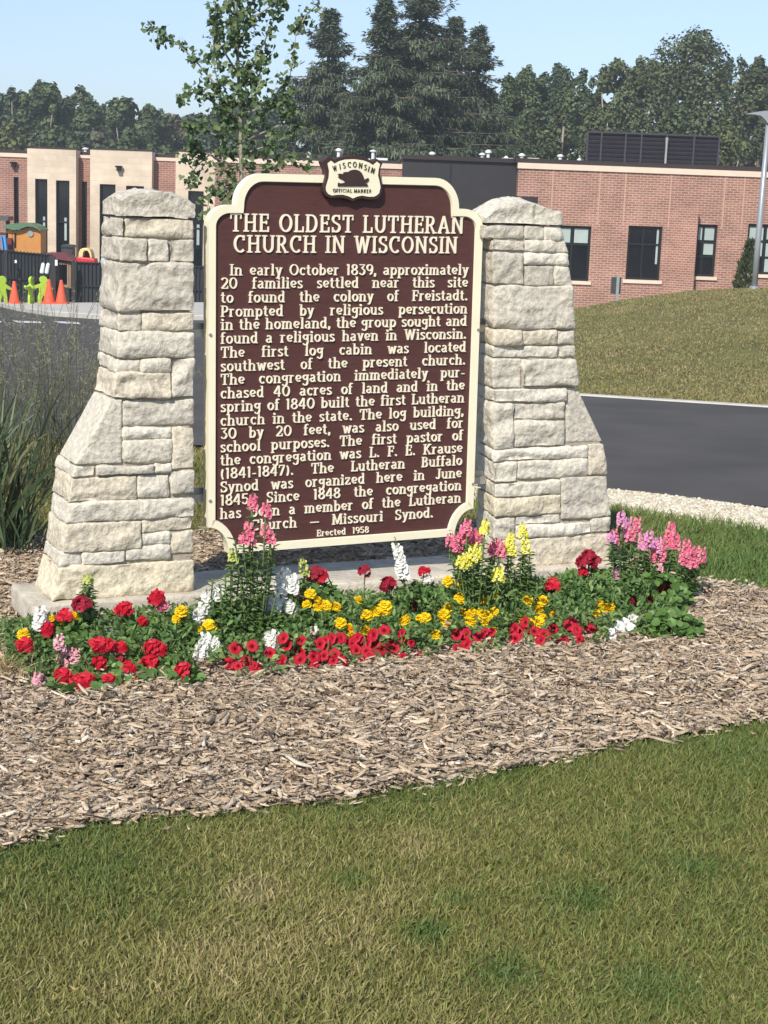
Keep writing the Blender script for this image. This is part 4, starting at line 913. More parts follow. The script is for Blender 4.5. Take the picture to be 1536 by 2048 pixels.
# ---- raised lettering drawn with strokes --------------------------------------
def seg(*p): return ('s', list(p))
TH, TN, SF = .158, .092, .078
def G():
    g = {}
    a = arc
    def st(x, y0=0, y1=1, top=True, bot=True, sw=.36): # stem with slab serifs
        r_ = [[(x, y0), (x, y1)]]
        if bot: r_.append(('f', x-sw/2, x+sw/2, y0+SF/2))
        if top: r_.append(('f', x-sw/2, x+sw/2, y1-SF/2))
        return r_
    i = TN/2
    g['A'] = (.88, [[(.10, 0), (.44, 1)], [(.42, 1), (.76, 0)], [(.22, .33), (.64, .33)], ('f', .0, .26, SF/2), ('f', .60, .9, SF/2)])
    g['B'] = (.72, st(.16, sw=.3)+[[(.16, 1-i), (.36, 1-i)]+a(.36, .755, .19, .245-i, 90, -90)+[(.16, .51)], [(.36, .51)]+a(.40, .28, .21, .28-i, 90, -90)+[(.16, i)]])
    g['C'] = (.82, [a(.46, .5, .36, .5-i, 48, 312, 20), [(.70, .98), (.70, .70)]])
    g['D'] = (.86, st(.16, sw=.3)+[[(.16, 1-i), (.36, 1-i)]+a(.38, .5, .36, .5-i, 90, -90, 16)+[(.16, i)]])
    g['E'] = (.68, st(.16, sw=.3)+[[(.16, 1-i), (.6, 1-i)], [(.16, .52), (.5, .52)], [(.16, i), (.62, i)], ('v', .60, .70, 1), ('v', .63, 0, .30), ('v', .5, .42, .62)])
    g['F'] = (.64, st(.16, sw=.34)+[[(.16, 1-i), (.58, 1-i)], [(.16, .5), (.48, .5)], ('v', .58, .70, 1), ('v', .48, .4, .6)])
    g['H'] = (.90, st(.17)+st(.73)+[[(.17, .52), (.73, .52)]])
    g['I'] = (.36, st(.18, sw=.36))
    g['J'] = (.52, [[(.36, 1), (.36, .25)]+a(.20, .2, .16, .2-i, 0, -170, 9), ('f', .2, .54, 1-SF/2)])
    g['K'] = (.84, st(.16)+[[(.20, .45), (.66, 1)], [(.30, .55), (.72, 0)], ('f', .54, .82, 1-SF/2), ('f', .56, .88, SF/2)])
    g['L'] = (.66, st(.16, sw=.34)+[[(.16, i), (.62, i)], ('v', .62, 0, .32)])
    g['M'] = (1.08, [[(.15, 0), (.17, 1)], [(.17, 1), (.52, .06)], [(.52, .06), (.88, 1)], [(.88, 1), (.92, 0)], ('f', 0, .3, SF/2), ('f', .76, 1.08, SF/2), ('f', .0, .2, 1-SF/2), ('f', .84, 1.04, 1-SF/2)])
    g['N'] = (.90, [[(.15, 0), (.15, 1)], [(.17, .98), (.73, .04)], [(.74, 0), (.74, 1)], ('f', 0, .3, SF/2), ('f', .6, .9, 1-SF/2), ('f', .0, .2, 1-SF/2)])
    g['O'] = (.90, [a(.45, .5, .36, .5-i, 90, 450, 26)])
    g['P'] = (.70, st(.16, sw=.34)+[[(.16, 1-i), (.36, 1-i)]+a(.38, .70, .22, .30-i, 90, -90)+[(.16, .40)]])
    g['R'] = (.82, st(.16, sw=.34)+[[(.16, 1-i), (.36, 1-i)]+a(.38, .72, .21, .28-i, 90, -90)+[(.16, .45)], [(.38, .46), (.68, 0)], ('f', .56, .84, SF/2)])
    g['S'] = (.66, [a(.34, .745, .235, .255-i, 40, 260, 14)+a(.33, .27, .25, .27-i, 80, -140, 14), ('v', .55, .72, .99), ('v', .10, .01, .30)])
    g['T'] = (.78, st(.39, top=False, sw=.38)+[[(.04, 1-i), (.74, 1-i)], ('v', .06, .70, 1), ('v', .72, .70, 1)])
    g['U'] = (.86, [[(.16, 1), (.16, .36)]+a(.44, .36, .28, .36-i, 180, 360, 14)+[(.72, .36), (.72, 1)], ('f', 0, .34, 1-SF/2), ('f', .58, .88, 1-SF/2)])
    g['W'] = (1.16, [[(.12, 1), (.36, 0)], [(.36, 0), (.58, .95)], [(.58, .95), (.80, 0)], [(.80, 0), (1.04, 1)], ('f', -.02, .28, 1-SF/2), ('f', .90, 1.18, 1-SF/2)])
    g['0'] = (.78, [a(.39, .5, .30, .5-i, 90, 450, 24)])
    g['1'] = (.40, [[(.22, 0), (.22, 1)], [(.22, .97), (.06, .86)]])
    g['2'] = (.68, [a(.33, .70, .25, .30-i, 165, -25, 14)+[(.44, .42), (.08, i)], [(.06, i), (.62, i)], ('v', .62, 0, .26)])
    g['3'] = (.66, [[(.08, 1-i), (.56, 1-i), (.30, .62)]+a(.31, .31, .26, .31-i, 80, -150, 14)])
    g['4'] = (.72, [[(.50, 0), (.50, 1)], [(.48, 1), (.04, .30)], [(.04, .29), (.68, .29)]])
    g['5'] = (.66, [[(.56, 1-i), (.14, 1-i)], [(.14, 1), (.11, .55)], [(.11, .56)]+a(.31, .33, .26, .33-i, 125, -150, 14)])
    g['7'] = (.64, [[(.06, 1-i), (.58, 1-i)], [(.58, .96), (.22, 0)], ('v', .08, .74, 1)])
    g['8'] = (.68, [a(.34, .745, .21, .255-i, 90, 450, 18), a(.34, .27, .26, .27-i, 90, 450, 20)])
    g['9'] = (.68, [a(.34, .68, .26, .32-i, 90, 450, 20), [(.60, .68)]+a(.28, .5, .32, .5-i, 5, -75, 10)])
    x = .70; j = TN/2
    def lst(xc, y0=0, y1=x, lt=True, sw=.30): # lowercase stem: flag serif at top, slab at foot
        r_ = [[(xc, y0), (xc, y1)], ('f', xc-sw/2, xc+sw/2, y0+SF*.45)]
        if lt: r_.append(('f', xc-.19, xc, y1-SF*.5))
        return r_
    g['a'] = (.62, [[(.10, .58)]+a(.28, .50, .16, .2-j, 130, 0, 10)+[(.44, .12), (.56, .05)], a(.25, .20, .17, .2-j, 60, 330, 14), [(.30, .40), (.44, .42)]])
    g['b'] = (.66, [[(.13, 0), (.13, 1.03)], ('f', -.03, .14, 1.0)]+[a(.34, x/2, .22, x/2-j, 150, -150, 18)])
    g['c'] = (.58, [a(.32, x/2, .23, x/2-j, 45, 315, 18), ('v', .49, .5, .68)])
    g['d'] = (.68, [[(.51, 0), (.51, 1.03)], ('f', .36, .52, 1.0), ('f', .5, .66, SF*.45), a(.30, x/2, .22, x/2-j, 30, 330, 18)])
    g['e'] = (.60, [[(.10, .31), (.50, .40)]+a(.31, x/2+.03, .22, x/2-j-.03, 15, 318, 18)])
    g['f'] = (.42, [[(.16, 0), (.16, .82)]+a(.32, .84, .16, .2-j, 180, 50, 9), ('f', 0, .34, SF*.45), ('f', .0, .38, x-SF*.5)])
    g['g'] = (.64, [a(.29, .45, .20, .25-j, 0, 360, 18), [(.50, .68), (.50, -.05)]+a(.28, -.06, .22, .25-j, 0, -160, 12), ('f', .48, .64, x-SF*.5)])
    g['h'] = (.72, [[(.13, 0), (.13, 1.03)], ('f', -.03, .14, 1.0), ('f', -.02, .28, SF*.45), [(.13, .45)]+a(.34, .45, .21, .25-j, 170, 0, 10)+[(.55, 0)], ('f', .41, .72, SF*.45)])
    g['i'] = (.34, lst(.17)+[('d', .16, .90, .105)])
    g['l'] = (.34, [[(.17, 0), (.17, 1.03)], ('f', .0, .18, 1.0), ('f', .02, .33, SF*.45)])
    g['n'] = (.72, lst(.14)+[[(.14, .45)]+a(.35, .45, .21, .25-j, 170, 0, 10)+[(.56, 0)], ('f', .42, .73, SF*.45)])
    g['m'] = (1.06, lst(.14)+[[(.14, .46)]+a(.32, .46, .185, .24-j, 170, 0, 9)+[(.505, 0)], [(.505, .46)]+a(.69, .46, .185, .24-j, 170, 0, 9)+[(.875, 0)], ('f', .38, .64, SF*.45), ('f', .75, 1.04, SF*.45)])
    g['o'] = (.64, [a(.32, x/2, .24, x/2-j, 90, 450, 20)])
    g['p'] = (.68, [[(.14, -.30), (.14, x)], ('f', -.02, .15, x-SF*.5), ('f', -.02, .30, -.30+SF*.45), a(.36, x/2, .22, x/2-j, 150, -150, 18)])
    g['r'] = (.52, lst(.14)+[[(.14, .42)]+a(.34, .42, .2, .28-j, 170, 60, 8)])
    g['s'] = (.50, [a(.26, .52, .165, .18-j, 40, 260, 12)+a(.25, .19, .18, .19-j, 80, -140, 12), ('v', .40, .54, .69), ('v', .09, .01, .17)])
    g['t'] = (.44, [[(.18, .92), (.18, .2)]+a(.32, .18, .14, .18-j, 180, 310, 8), ('f', .0, .38, x-SF*.5)])
    g['u'] = (.70, [[(.13, x), (.13, .25)]+a(.33, .25, .20, .25-j, 180, 360, 10)+[(.53, .25), (.53, x)], [(.53, x), (.53, 0)], ('f', -.02, .13, x-SF*.5), ('f', .40, .53, x-SF*.5), ('f', .53, .69, SF*.45)])
    g['v'] = (.62, [[(.10, x), (.31, 0)], [(.31, 0), (.52, x)], ('f', -.02, .22, x-SF*.5), ('f', .40, .64, x-SF*.5)])
    g['w'] = (.90, [[(.10, x), (.28, 0)], [(.28, 0), (.45, .62)], [(.45, .62), (.62, 0)], [(.62, 0), (.80, x)], ('f', -.02, .22, x-SF*.5), ('f', .68, .92, x-SF*.5)])
    g['x'] = (.64, [[(.08, x), (.54, 0)], [(.54, x), (.08, 0)], ('f', -.02, .22, x-SF*.5), ('f', .42, .64, x-SF*.5), ('f', -.02, .22, SF*.45), ('f', .42, .66, SF*.45)])
    g['y'] = (.64, [[(.10, x), (.33, .02)], [(.54, x), (.30, -.10)]+[(.22, -.24), (.08, -.24)], ('f', -.02, .22, x-SF*.5), ('f', .42, .66, x-SF*.5)])
    g['z'] = (.58, [[(.06, x-j), (.50, x-j)], [(.50, x-j), (.06, j)], [(.06, j), (.52, j)], ('v', .07, .52, x), ('v', .52, 0, .2)])
    g['.'] = (.26, [('d', .13, .09, .095)])
    g[','] = (.26, [('d', .13, .09, .095), [(.15, .08), (.08, -.14)]])
    g['-'] = (.44, [('f', .05, .38, .33)])
    g['—'] = (1.0, [('f', .06, .94, .36)])
    g['('] = (.40, [a(.42, .42, .28, .56, 125, 235, 12)])
    g[')'] = (.40, [a(-.04, .42, .28, .56, 55, -55, 12)])
    return g
GL = G()
class Letters:
    def __init__(s, depth, d0=-.004): s.V = []; s.F = []; s.dep = depth; s.d0 = d0; s.k = 0
    def ribbon(s, L_, Rr):
        "left and right outlines (u,w) -> raised strip"
        n = len(L_); b = len(s.V); s.k = (s.k+1) % 24; d = s.dep+s.k*.00008
        for p, q in zip(L_, Rr):
            s.V += [S(p[0], p[1], s.d0), S(p[0], p[1], d), S(q[0], q[1], d), S(q[0], q[1], s.d0)]
        for i in range(n-1):
            a = b+i*4
            for k in range(3): s.F.append((a+k, a+k+1, a+4+k+1, a+4+k))
        s.F += [(b, b+1, b+2, b+3), (b+(n-1)*4+3, b+(n-1)*4+2, b+(n-1)*4+1, b+(n-1)*4)]
    def glyph(s, ch, fn, sx, th=1.0, serif=True):
        wd, strokes = GL[ch]
        for st_ in strokes:
            if isinstance(st_, tuple):
                if st_[0] == 'f':
                    if not serif: continue
                    _, x0, x1, y = st_; h = SF/2*th; s.ribbon([fn(x0, y+h), fn(x1, y+h)], [fn(x0, y-h), fn(x1, y-h)])
                elif st_[0] == 'v':
                    if not serif: continue
                    _, x, y0, y1 = st_; h = SF/2*th*1.1; s.ribbon([fn(x-h, y0), fn(x-h, y1)], [fn(x+h, y0), fn(x+h, y1)])
                else:
                    _, x, y, r_ = st_; t = np.linspace(0, math.pi, 7); s.ribbon([fn(x-r_*math.cos(a), y+r_*math.sin(a)) for a in t], [fn(x-r_*math.cos(a), y-r_*math.sin(a)) for a in t])
                continue
            P = np.array(st_, float); n = len(P); T = np.zeros_like(P)
            closed = np.linalg.norm(P[0]-P[-1]) < 1e-6
            for i in range(n):
                T[i] = P[min(i+1, n-1)]-P[max(i-1, 0)]
            if closed: T[0] = T[-1] = P[1]-P[-2]
            T /= np.linalg.norm(T, axis=1)[:, None]+1e-9; Nn = np.stack([-T[:, 1], T[:, 0]], 1)
            wdt = (TN+(TH-TN)*np.abs(T[:, 1])**1.3)*th/2; wdt = wdt[:, None]*np.array([[1, 1]])
            s.ribbon([fn(*p) for p in P+Nn*wdt], [fn(*p) for p in P-Nn*wdt])
    def width(s, word, sp): return sum(GL[c][0]+sp for c in word)-sp
    def line(s, text, u0, u1, w_, cap, sp=.07, gap=.42, th=1.0, serif=True, justify=True):
        words = text.split(' '); ww = [s.width(q, sp) for q in words]; nat = sum(ww); tot = (u1-u0)/cap
        ng = sum(1+q.count('~') for q in words[:-1]) if len(words) > 1 else 0
        sx = 1.0
        if ng and (tot-nat)/ng < gap: sx = (tot)/(nat+gap*ng)
        elif not ng: sx = tot/nat
        gp = (tot-nat*sx)/ng if ng else 0
        x = 0
        for q, wl in zip(words, ww):
            for c in q:
                fn = lambda a, b, x=x: (u0+cap*(x+a*sx), w_+cap*b); s.glyph(c, fn, sx, th, serif); x += (GL[c][0]+sp)*sx
            x += gp-sp*sx
    def build(s, name, mat, parent):
        m = MB(); m.add(s.V, s.F); me = bpy.data.meshes.new(name); me.from_pydata(m.v, [], m.f); me.update(); return link(name, me, mat, parent)
UL, UR = -.5325, .5285
T_ = Letters(.0035)
T_.line('THE OLDEST LUTHERAN', -.497, .499, .5150, .068, sp=.13, gap=.7, th=.95)
T_.line('CHURCH IN WISCONSIN', -.483, .474, .4365, .066, sp=.13, gap=.7, th=.95)
T_.build('title_lettering', M['ivory'], sign)
I_ = Letters(.0035)
body = ['In early October 1839, approximately', '20 families settled near this site', 'to found the colony of Freistadt.', 'Prompted by religious persecution', 'in the homeland, the group sought and', 'found a religious haven in Wisconsin.', 'The first log cabin was located',
        'southwest of the present church.', 'The congregation immediately pur-', 'chased 40 acres of land and in the', 'spring of 1840 built the first Lutheran', 'church in the state. The log building,', '30 by 20 feet, was also used for', 'school purposes. The first pastor of',
        'the congregation was L. F. E. Krause', '(1841-1847). The Lutheran Buffalo', 'Synod was organized here in June', '1845. Since 1848 the congregation', 'has been a member of the Lutheran']
bw_ = [.3604, .3103, .2571, .204, .1540, .1013, .0475, -.0050, -.0566, -.1095, -.1618, -.2157, -.267, -.3191, -.3712, -.424, -.4772, -.5298, -.583]
for i, (tx_, w0) in enumerate(zip(body, bw_)):
    I_.line(tx_, -.497 if i == 0 else UL, UR, w0-.010, .0425, sp=.095, gap=.36, th=.93)
I_.line('Church — Missouri Synod.', -.404, .400, -.648, .0425, sp=.10, gap=.5, th=.93); I_.build('inscription_lettering', M['ivory'], sign)
E_ = Letters(.003); E_.line('Erected 1958', -.122, .108, -.692, .0262, sp=.12, gap=.6, th=.95); E_.build('date_lettering', M['ivory'], sign)

# ---- shield badge
zs_ = 150/1536
def bz(p): return onsign(630+p[0]*zs_, 300+p[1]*zs_)
inner = [(200, 275), (270, 222), (345, 282), (440, 228), (560, 197), (740, 190), (920, 213), (1050, 260), (1128, 312), (1208, 240), (1272, 290), (1240, 400), (1228, 520), (1258, 640), (1280, 760), (1252, 880), (1205, 925), (1150, 953), (1040, 955), (900, 930), (800, 952), (715, 990), (640, 950), (520, 915), (400, 915), (285, 930), (215, 900), (172, 840), (165, 770), (190, 680), (225, 560), (232, 430)]
outer = [(82, 232), (230, 122), (335, 190), (450, 150), (600, 115), (740, 108), (900, 125), (1030, 175), (1110, 235), (1205, 175), (1335, 262), (1290, 370), (1280, 500), (1312, 640), (1330, 780), (1312, 910), (1262, 985), (1195, 1015), (1050, 1020), (900, 990), (800, 1015), (722, 1060), (640, 1020), (520, 982), (400, 980), (262, 990), (165, 940), (118, 850), (112, 770), (140, 660), (170, 540), (158, 420)]
bad = [(400, 490), (455, 482), (510, 492), (520, 457), (565, 448), (610, 450), (645, 425), (690, 408), (740, 400), (790, 406), (840, 424), (890, 470), (925, 540), (945, 605), (980, 590), (1020, 568), (1042, 600), (1018, 640), (965, 690), (1010, 702), (1018, 742), (400, 742), (408, 665), (470, 682), (560, 662), (600, 655), (545, 658), (518, 620), (470, 592), (430, 578), (408, 552), (424, 532)]
bg_ = MB(); bg_.prism([bz(p) for p in outer], lambda a, b, d: S(a, b, d), -.012, .026); badge = bg_.build('badge', M['badgebrown'], sign, bevel=.003)
m = MB(); m.prism([bz(p) for p in inner], lambda a, b, d: S(a, b, d), .0255, .0285); m.build('badge_face', M['cream'], badge)
m = MB(); m.prism([bz(p) for p in bad], lambda a, b, d: S(a, b, d), .028, .0325); m.build('animal_relief', M['badgebrown'], badge, bevel=.0015)
Wl = Letters(.0305, .0275)
cc = (700, 1010); 
for ch, px, py in zip('WISCONSIN', (342, 450, 532, 640, 750, 868, 968, 1035, 1118), (375, 340, 318, 300, 297, 318, 355, 388, 420)):
    c_ = np.array(bz((px, py))); rot = -math.atan2(px-715, 1150-py+0.0)*.62; wd = GL[ch][0]; cap = .0098*1.05*2.05*.5*2
    ca, sa = math.cos(rot), math.sin(rot); kx = .82 if ch != 'W' else .7
    Wl.glyph(ch, lambda a, b, c_=c_, wd=wd, ca=ca, sa=sa, kx=kx: (c_[0]+cap*((a-wd/2)*kx*ca-(b-.5)*sa), c_[1]+cap*((a-wd/2)*kx*sa+(b-.5)*ca)), 1, 1.15, False)
p0_, p1_ = bz((305, 865)), bz((1092, 872))
Wl.line('OFFICIAL MARKER', p0_[0], p1_[0], (p0_[1]+p1_[1])/2, .0135, sp=.14, gap=.55, th=.9, serif=False); Wl.build('badge_lettering', M['ink'], badge)
# rails to the pillars and their bolts
for w_ in (.128, -.515):
    m = MB(); axr = np.array([RT*math.cos(TILT)+UP*math.sin(TILT), NN, -RT*math.sin(TILT)+UP*math.cos(TILT)])
    m.box(S(0.0, w_, -.066), (1.34, .034, .03), axr); m.box(S(0.0, w_+.026, -.078), (1.34, .012, .022), axr); m.build('mounting_rail', M['steel'], sign)
for u_ in (-.578, .578):
    for w_ in (.128, -.515): m = MB(); m.tube([S(u_, w_, .009), S(u_, w_, .0145)], .006, 8); m.build('bolt', M['steel'], sign)

# ================================================================== FLOWER BED
class LeafMB:
    def __init__(s): s.V = []; s.F = []; s.C = []; s.n = 0
    def add(s, V, F, c):
        s.V.append(V); s.F.append(np.asarray(F)+s.n); s.n += len(V); s.C.append(np.asarray(c) if np.ndim(c) == 2 else np.tile(c, (len(F), 1)))
    def leaves(s, P, D, N, L, W, cols, cull=False, **k):
        if cull:
            ok = clear_view(P+norm(D)*(np.broadcast_to(L, (len(P),))[:, None]*.6)) & clear_view(P); L = np.broadcast_to(L, (len(P),))[ok]; W = np.broadcast_to(W, (len(P),))[ok]; P, D, N, cols = P[ok], D[ok], N[ok], cols[ok]
            if not len(P): return
        V, F = leafset(P, D, N, L, W, **k); s.add(V, F, np.repeat(cols, 2, 0))
    def stem(s, pts, r_, col, n=5):
        m = MB(); m.tube(pts, r_, n, False); s.add(np.array(m.v), np.array(m.f), col)
    def mesh(s, name, smooth=False): 
        return mesh_np(name, np.concatenate(s.V), s.F, np.concatenate(s.C), smooth)
FC = {'red': [(.55, .010, .03), (.48, .008, .025), (.64, .028, .055)], 'darkred': [(.30, .012, .03), (.38, .02, .05), (.24, .008, .02)], 'white': [(.84, .83, .78), (.78, .78, .70), (.86, .86, .84)],
      'pink': [(.80, .20, .31), (.74, .14, .26), (.82, .30, .36)], 'palepink': [(.78, .40, .45), (.74, .32, .38), (.82, .52, .55)], 'lav': [(.72, .28, .50), (.66, .30, .58), (.76, .36, .44)], 'yellow': [(.84, .80, .12), (.80, .74, .08), (.86, .84, .28)],
      'gold': [(.92, .68, .014), (.92, .74, .03), (.90, .55, .010)], 'orange': [(.8, .33, .01)], 'lime': [(.50, .56, .14), (.42, .50, .12), (.58, .60, .2)], 'petred': [(.46, .008, .028), (.40, .006, .022), (.54, .014, .04)]}
GREEN = {'ger': [(0.125, 0.237, 0.056), (0.163, 0.281, 0.075), (0.094, 0.181, 0.045)], 'mar': [(0.081, 0.163, 0.043), (0.106, 0.200, 0.050), (0.062, 0.125, 0.035)], 'pet': [(0.163, 0.250, 0.075), (0.213, 0.300, 0.100), (0.112, 0.188, 0.056)], 'snap': [(0.125, 0.213, 0.069), (0.175, 0.269, 0.088), (0.088, 0.163, 0.053)], 'silver': [(.50, .53, .50), (.42, .46, .43), (.56, .58, .55)], 'lime': [(.22, .27, .06)]}
def face_dir(n, tilt=.5):
    "directions that lean up and towards the lit front"
    return norm(np.array([-.15, -.55, .75])+rng.normal(0, tilt, (n, 3)))
_fl = {}
def fm(key, fn, k=3):
    if key not in _fl: _fl[key] = [fn() for _ in range(k)]
    return _fl[key][rng.integers(len(_fl[key]))]
def geranium_mesh(c):
    b = LeafMB(); n = 17; d = face_dir(n, .62); P = d*np.array([.024, .022, .019])*rng.uniform(.8, 1.08, (n, 1))
    for p, q in zip(P, d):
        nn2 = norm(q+rng.normal(0, .25, 3)); a0 = norm(np.cross(nn2, rng.normal(size=3))); b0 = np.cross(nn2, a0); an = np.linspace(0, 2*math.pi, 6)[:5]+rng.uniform(0, 1)
        D = np.cos(an)[:, None]*a0+np.sin(an)[:, None]*b0+nn2*.25
        b.leaves(np.tile(p, (5, 1)), D, np.tile(nn2, (5, 1)), rng.uniform(.011, .0145, 5), .0125, palette(5, FC[c], jit=.1), t1=.45, w1=.85, t2=.85, w2=.8, fold=-.1, droop=.2)
    b.stem([(0, .004, -.05), (0, 0, 0)], .0022, GREEN['ger'][0])
    return b.mesh('flower_head')
def marigold_mesh(c):
    b = LeafMB(); ax = norm(np.array([0, -.42, .9])+rng.normal(0, .18, 3)); a0 = norm(np.cross(ax, (1, .2, 0))); b0 = np.cross(ax, a0)
    for ring, (r_, h, n, L) in enumerate(((.004, .010, 8, .011), (.007, .007, 12, .013), (.010, .003, 14, .015), (.012, -.002, 15, .015))):
        an = rng.uniform(0, 6.28)+np.arange(n)*2*math.pi/n; D = np.cos(an)[:, None]*a0+np.sin(an)[:, None]*b0+ax*(.75-ring*.25)+rng.normal(0, .12, (n, 3))
        P = ax*h+(np.cos(an)[:, None]*a0+np.sin(an)[:, None]*b0)*r_*.5
        b.leaves(P, D, np.tile(ax, (n, 1))+D*.2, L*rng.uniform(.9, 1.15, n), .012, palette(n, FC[c] if ring else FC['gold'][2:]+FC['gold'][:1], jit=.07), t1=.5, w1=.8, t2=.9, w2=.95, fold=-.25, droop=.35)
    b.stem([np.array([0, .01, -.05]), -ax*.012], .0022, GREEN['mar'][1]); return b.mesh('flower_head')
def petunia_mesh(c):
    b = LeafMB(); ax = norm(np.array([-.1, -.9, .5])+rng.normal(0, .16, 3)); a0 = norm(np.cross(ax, (1, .2, 0))); b0 = np.cross(ax, a0); n = 15; V = []; F = []; C = []
    rings = [(.0015, -.012), (.0042, -.005), (.010, 0), (.0185, .0015), (.0225, -.002)]
    for k, (r_, h) in enumerate(rings):
        for i in range(n):
            an = 2*math.pi*i/n; rr = r_*(1+(.10 if k > 2 else .03)*math.cos(5*an)); hh = h+(.0022*math.sin(7*an+1) if k > 2 else 0); V.append((math.cos(an)*a0+math.sin(an)*b0)*rr+ax*hh)
    for k in range(4):
        cc_ = [(.16, .004, .015), (.44, .008, .025), FC[c][0], FC[c][2]] if c != 'white' else [FC[c][1], FC[c][0], FC[c][0], FC[c][2]]
        for i in range(n): F.append((k*n+i, k*n+(i+1) % n, (k+1)*n+(i+1) % n, (k+1)*n+i)); C.append(np.array(cc_[k])*rng.uniform(.9, 1.08))
    b.add(np.array(V), np.array(F), np.array(C)); b.stem([np.array([0, .02, -.04]), -ax*.018, -ax*.01], [.002, .003, .004], GREEN['pet'][0]); return b.mesh('flower_head', True)
def spike_mesh(c, H, fill=1.0, bud=.25):
    "snapdragon raceme, base at 0, height H"
    b = LeafMB(); b.stem([(0, 0, -.05), (.003, 0, H*.5), (0, 0, H)], [.003, .0026, .0015], GREEN['snap'][1])
    fat = 1.45 if c == 'white' else 1.0
    n = max(8, int(H/.0048*fill)); 
    for i in range(n):
        t = (i+.5)/n*(1-bud); z = t*H; an = i*2.4+rng.normal(0, .3); r_ = .021*(1-.45*t); o = np.array([math.cos(an), math.sin(an), .12]); p = np.array([0, 0, z])+o*r_*.5
        up_ = np.array([0, 0, 1.]); sd = np.cross(up_, o); s_ = (1-.4*t); cols = palette(4, FC[c], jit=.1)
        D = np.array([o+up_*.9, o*.8-up_*.7+sd*.45, o*.8-up_*.7-sd*.45, o*1.0-up_*.1]); b.leaves(np.tile(p, (4, 1)), D, np.tile(o*.55, (4, 1))+np.array([-.2, -.75, .5]), np.array([.0175, .0165, .0165, .013])*s_*fat, .015*s_*fat, cols, t1=.4, w1=.9, t2=.85, w2=.85, fold=-.15, droop=.25)
    m = 8
    if bud > 0:
        z = H*(1-bud)+H*bud*np.arange(m)/m; an = np.arange(m)*2.4; o = np.stack([np.cos(an), np.sin(an), np.full(m, .9)], 1); b.leaves(np.stack([0*z, 0*z, z], 1), o, np.tile((0, 0, 1.), (m, 1))+rng.normal(0, .1, (m, 3)), .008, .005, palette(m, GREEN['lime'], jit=.2))
    return b.mesh('flower_spike')
def foliage(kind, base, hts, rx, n, spread=None):
    """leaves of one plant: base point, height, radius"""
    b = LeafMB(); h = hts
    if kind == 'snap':
        k = max(3, int(n/26)) if spread is None else len(spread)
        for i in range(k):
            if spread is None: o = np.append(rng.normal(0, rx*.45, 2), 0); top = base+o*1.2+np.array([0, 0, h*rng.uniform(.6, 1)])
            else: top = spread[i]; 
            bot = np.array([base[0]+(top[0]-base[0])*.35, base[1]+(top[1]-base[1])*.35, base[2]]); m_ = 46; t = np.linspace(.04, 1, m_); t2 = t[:, None]
            C_ = bot*(1-t2)+top*t2; an = np.arange(m_)*2.4+rng.uniform(0, 6); D = np.stack([np.cos(an), np.sin(an), rng.uniform(.0, .8, m_)], 1)
            b.leaves(C_, D, np.tile((0, 0, 1.), (m_, 1))+rng.normal(0, .3, (m_, 3)), rng.uniform(.03, .056, m_)*(1-.4*t), .012, palette(m_, GREEN['snap'], jit=.18), cull=True, t1=.3, w1=.9, t2=.65, w2=.8, droop=.35)
            b.stem([bot, (bot+top)/2, top], .003, GREEN['snap'][1])
        return b
    th = rng.uniform(0, 2*math.pi, n); rr = rx*np.sqrt(rng.random(n)); dome = np.sqrt(np.clip(1-(rr/rx)**2*.85, .05, 1)); z = h*dome*(rng.random(n)**.55)
    P = np.stack([base[0]+rr*np.cos(th), base[1]+rr*np.sin(th)*.8, base[2]+z+.004], 1)
    out = np.stack([np.cos(th), np.sin(th)*.8, rng.uniform(-.1, .9, n)], 1)+rng.normal(0, .45, (n, 3)); N = norm(np.array([0, -.25, 1.])+.6*np.stack([np.cos(th), np.sin(th), 0*th], 1)+rng.normal(0, .35, (n, 3)))
    if kind == 'ger':
        L = rng.uniform(.022, .04, n); b.leaves(P-norm(out)*L[:, None]*.5, out, N, L, L*1.1, palette(n, GREEN['ger'], jit=.2), cull=True, t1=.22, w1=.95, t2=.72, w2=.95, fold=.12, droop=.2)
    elif kind == 'mar':
        q = 4; P = np.repeat(P, q, 0)+rng.normal(0, .008, (n*q, 3)); P[:, 2] = np.maximum(P[:, 2], .004); out = norm(np.repeat(out, q, 0)+rng.normal(0, .5, (n*q, 3))); N = np.repeat(N, q, 0)
        b.leaves(P, out, N, rng.uniform(.014, .026, n*q), .0048, palette(n*q, GREEN['mar'], jit=.22), cull=True, t1=.3, w1=.9, t2=.7, w2=.8)
    elif kind == 'pet': b.leaves(P, out, N, rng.uniform(.02, .034, n), rng.uniform(.011, .017, n), palette(n, GREEN['pet'], jit=.2), cull=True, t1=.3, w1=.9, t2=.65, w2=.9)
    elif kind == 'silver':
        q = 3; P = np.repeat(P, q, 0); out = norm(np.repeat(out, q, 0)+rng.normal(0, .5, (n*q, 3))); N = np.repeat(N, q, 0); b.leaves(P, out, N, rng.uniform(.02, .038, n*q), .0075, palette(n*q, GREEN['silver'], jit=.1), cull=True, t1=.4, w1=.7, t2=.8, w2=1.1)
    nst = 6
    for i in range(nst):
        e = P[rng.integers(len(P))]; b.stem([base+np.array([rng.normal(0, rx*.2), rng.normal(0, rx*.2), 0]), e], .002, GREEN['ger' if kind != 'silver' else 'silver'][0], 4)
    return b
NAMES = {'ger': ('geranium', 'geranium', 'red geraniums in the flower bed'), 'mar': ('marigold', 'marigold', 'yellow marigolds in the flower bed'), 'pet': ('petunia', 'petunia', 'petunias along the front edge of the flower bed'), 'snap': ('snapdragon', 'snapdragon', 'snapdragons in the flower bed'), 'silver': ('dusty_miller', 'foliage plant', None)}
